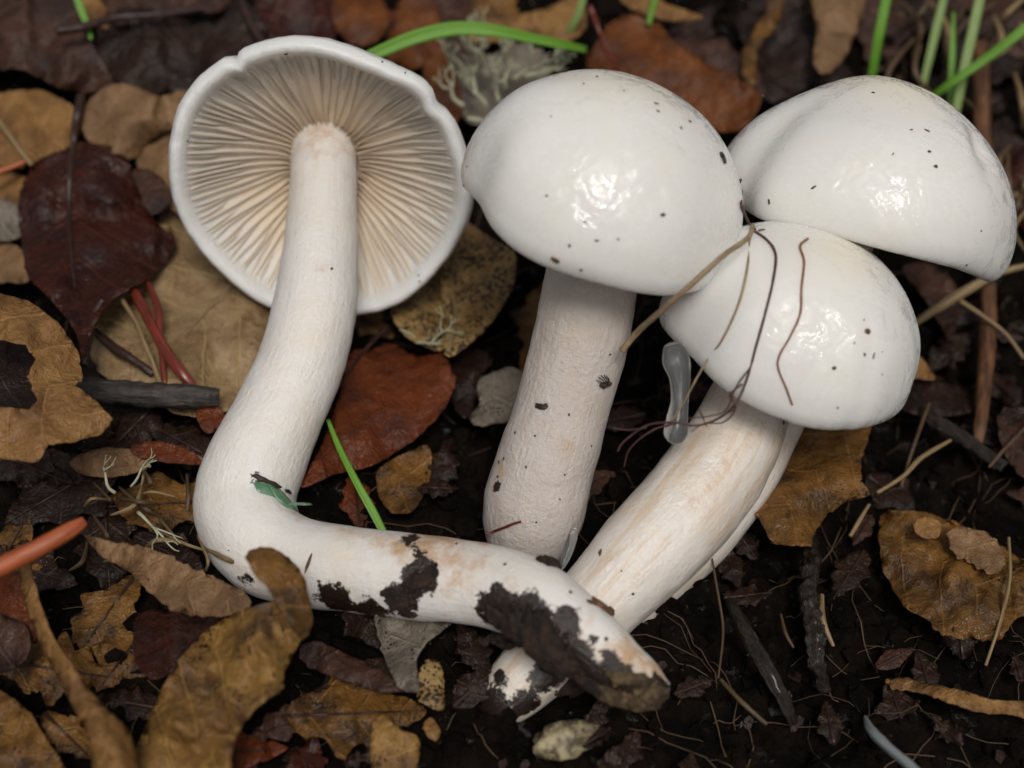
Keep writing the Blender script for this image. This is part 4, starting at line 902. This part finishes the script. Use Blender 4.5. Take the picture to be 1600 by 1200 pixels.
# pale fragment on the soil
pf = W(885, 1150, 21.5)
pf = G(885, 1148, .25)
v, f, u = lump_geo(pf - Vector((0, 0, .12)), Vector((0, 0, 1)), .50, .30, .26, Vector((.96, .25, 0)), Vector((-.25, .96, 0)), 11.3, 3)
tag(mkobj('stem_fragment', v, f, M_PALE, None, pf), 'pale yellowish stem fragment half buried below the muddy tip', 'fragment')

# ------------------------------------------------------------------ loose soil and fibres (uncountable)
def surf_rand():
    return random.uniform(-13, 13), random.uniform(-9.5, 13)
V = []; F = []
T = (1 + 5 ** .5) / 2
ICO = [Vector(q).normalized() for q in ((-1, T, 0), (1, T, 0), (-1, -T, 0), (1, -T, 0), (0, -1, T), (0, 1, T), (0, -1, -T), (0, 1, -T), (T, 0, -1), (T, 0, 1), (-T, 0, -1), (-T, 0, 1))]
ICF = [(0, 11, 5), (0, 5, 1), (0, 1, 7), (0, 7, 10), (0, 10, 11), (1, 5, 9), (5, 11, 4), (11, 10, 2), (10, 7, 6), (7, 1, 8), (3, 9, 4), (3, 4, 2), (3, 2, 6), (3, 6, 8), (3, 8, 9), (4, 9, 5), (2, 4, 11), (6, 2, 10), (8, 6, 7), (9, 8, 1)]
for i in range(9000):
    x, y = surf_rand(); s = .03 + .24 * random.random() ** 4; z = soil_z(x, y) + s * .3; o = len(V)
    sx, sy, sz = s * random.uniform(.6, 1.5), s * random.uniform(.6, 1.5), s * random.uniform(.5, 1)
    for q in ICO: V.append(Vector((x + q.x * sx * random.uniform(.7, 1.2), y + q.y * sy * random.uniform(.7, 1.2), z + q.z * sz * random.uniform(.7, 1.2))))
    F += [(a + o, b + o, c + o) for a, b, c in ICF]
tag(mkobj('soil_crumbs', V, F, M_SOIL, smooth=False), 'loose black wet soil crumbs scattered over the ground', 'soil', kind='stuff')
geo = []
for i in range(760):
    x, y = surf_rand(); a = random.uniform(0, 6.28); l = random.uniform(.5, 2.2); bnd = random.uniform(-1, 1); pts = []
    for k in range(7):
        a += bnd * .25 + random.uniform(-.25, .25); x += math.cos(a) * l / 6; y += math.sin(a) * l / 6
        pts.append(Vector((x, y, soil_z(x, y) + .06 + .18 * math.sin(k / 6 * 3.14) * random.random())))
    r = random.uniform(.005, .014)
    geo.append(tube_geo(pts, [r] * 7, 4))
V, F, U = join_geo(geo)
tag(mkobj('root_fibres', V, F, M_STRAWD, uv=U), 'fine brown root fibres threading the wet soil', 'roots', kind='stuff')
geo = []
V = []; F = []
for i in range(700):
    x, y = surf_rand()
    s = random.uniform(.05, .22); z = soil_z(x, y) + .06; a = random.uniform(0, 6.28); o = len(V); tl = Vector((random.uniform(-.6, .6), random.uniform(-.6, .6), 1)).normalized()
    e1 = tl.orthogonal().normalized(); e2 = tl.cross(e1); k = random.choice((4, 5, 6)); rr = [random.uniform(.5, 1.2) for _ in range(k)]
    for dz in (0, -.02):
        for j in range(k):
            b = a + 2 * math.pi * j / k; V.append(Vector((x, y, z + dz)) + (e1 * math.cos(b) + e2 * math.sin(b) * .6) * s * rr[j])
    F.append(tuple(o + j for j in range(k))); F.append(tuple(o + k + j for j in range(k - 1, -1, -1)))
    for j in range(k): F.append((o + (j + 1) % k, o + j, o + k + j, o + k + (j + 1) % k))
tag(mkobj('leaf_crumbs', V, F, LF['dark'], smooth=False), 'tiny brown leaf crumbs mixed into the wet soil', 'leaf litter', kind='stuff')
for o in bpy.data.objects:
    if 'o_' in o.keys(): del o['o_']
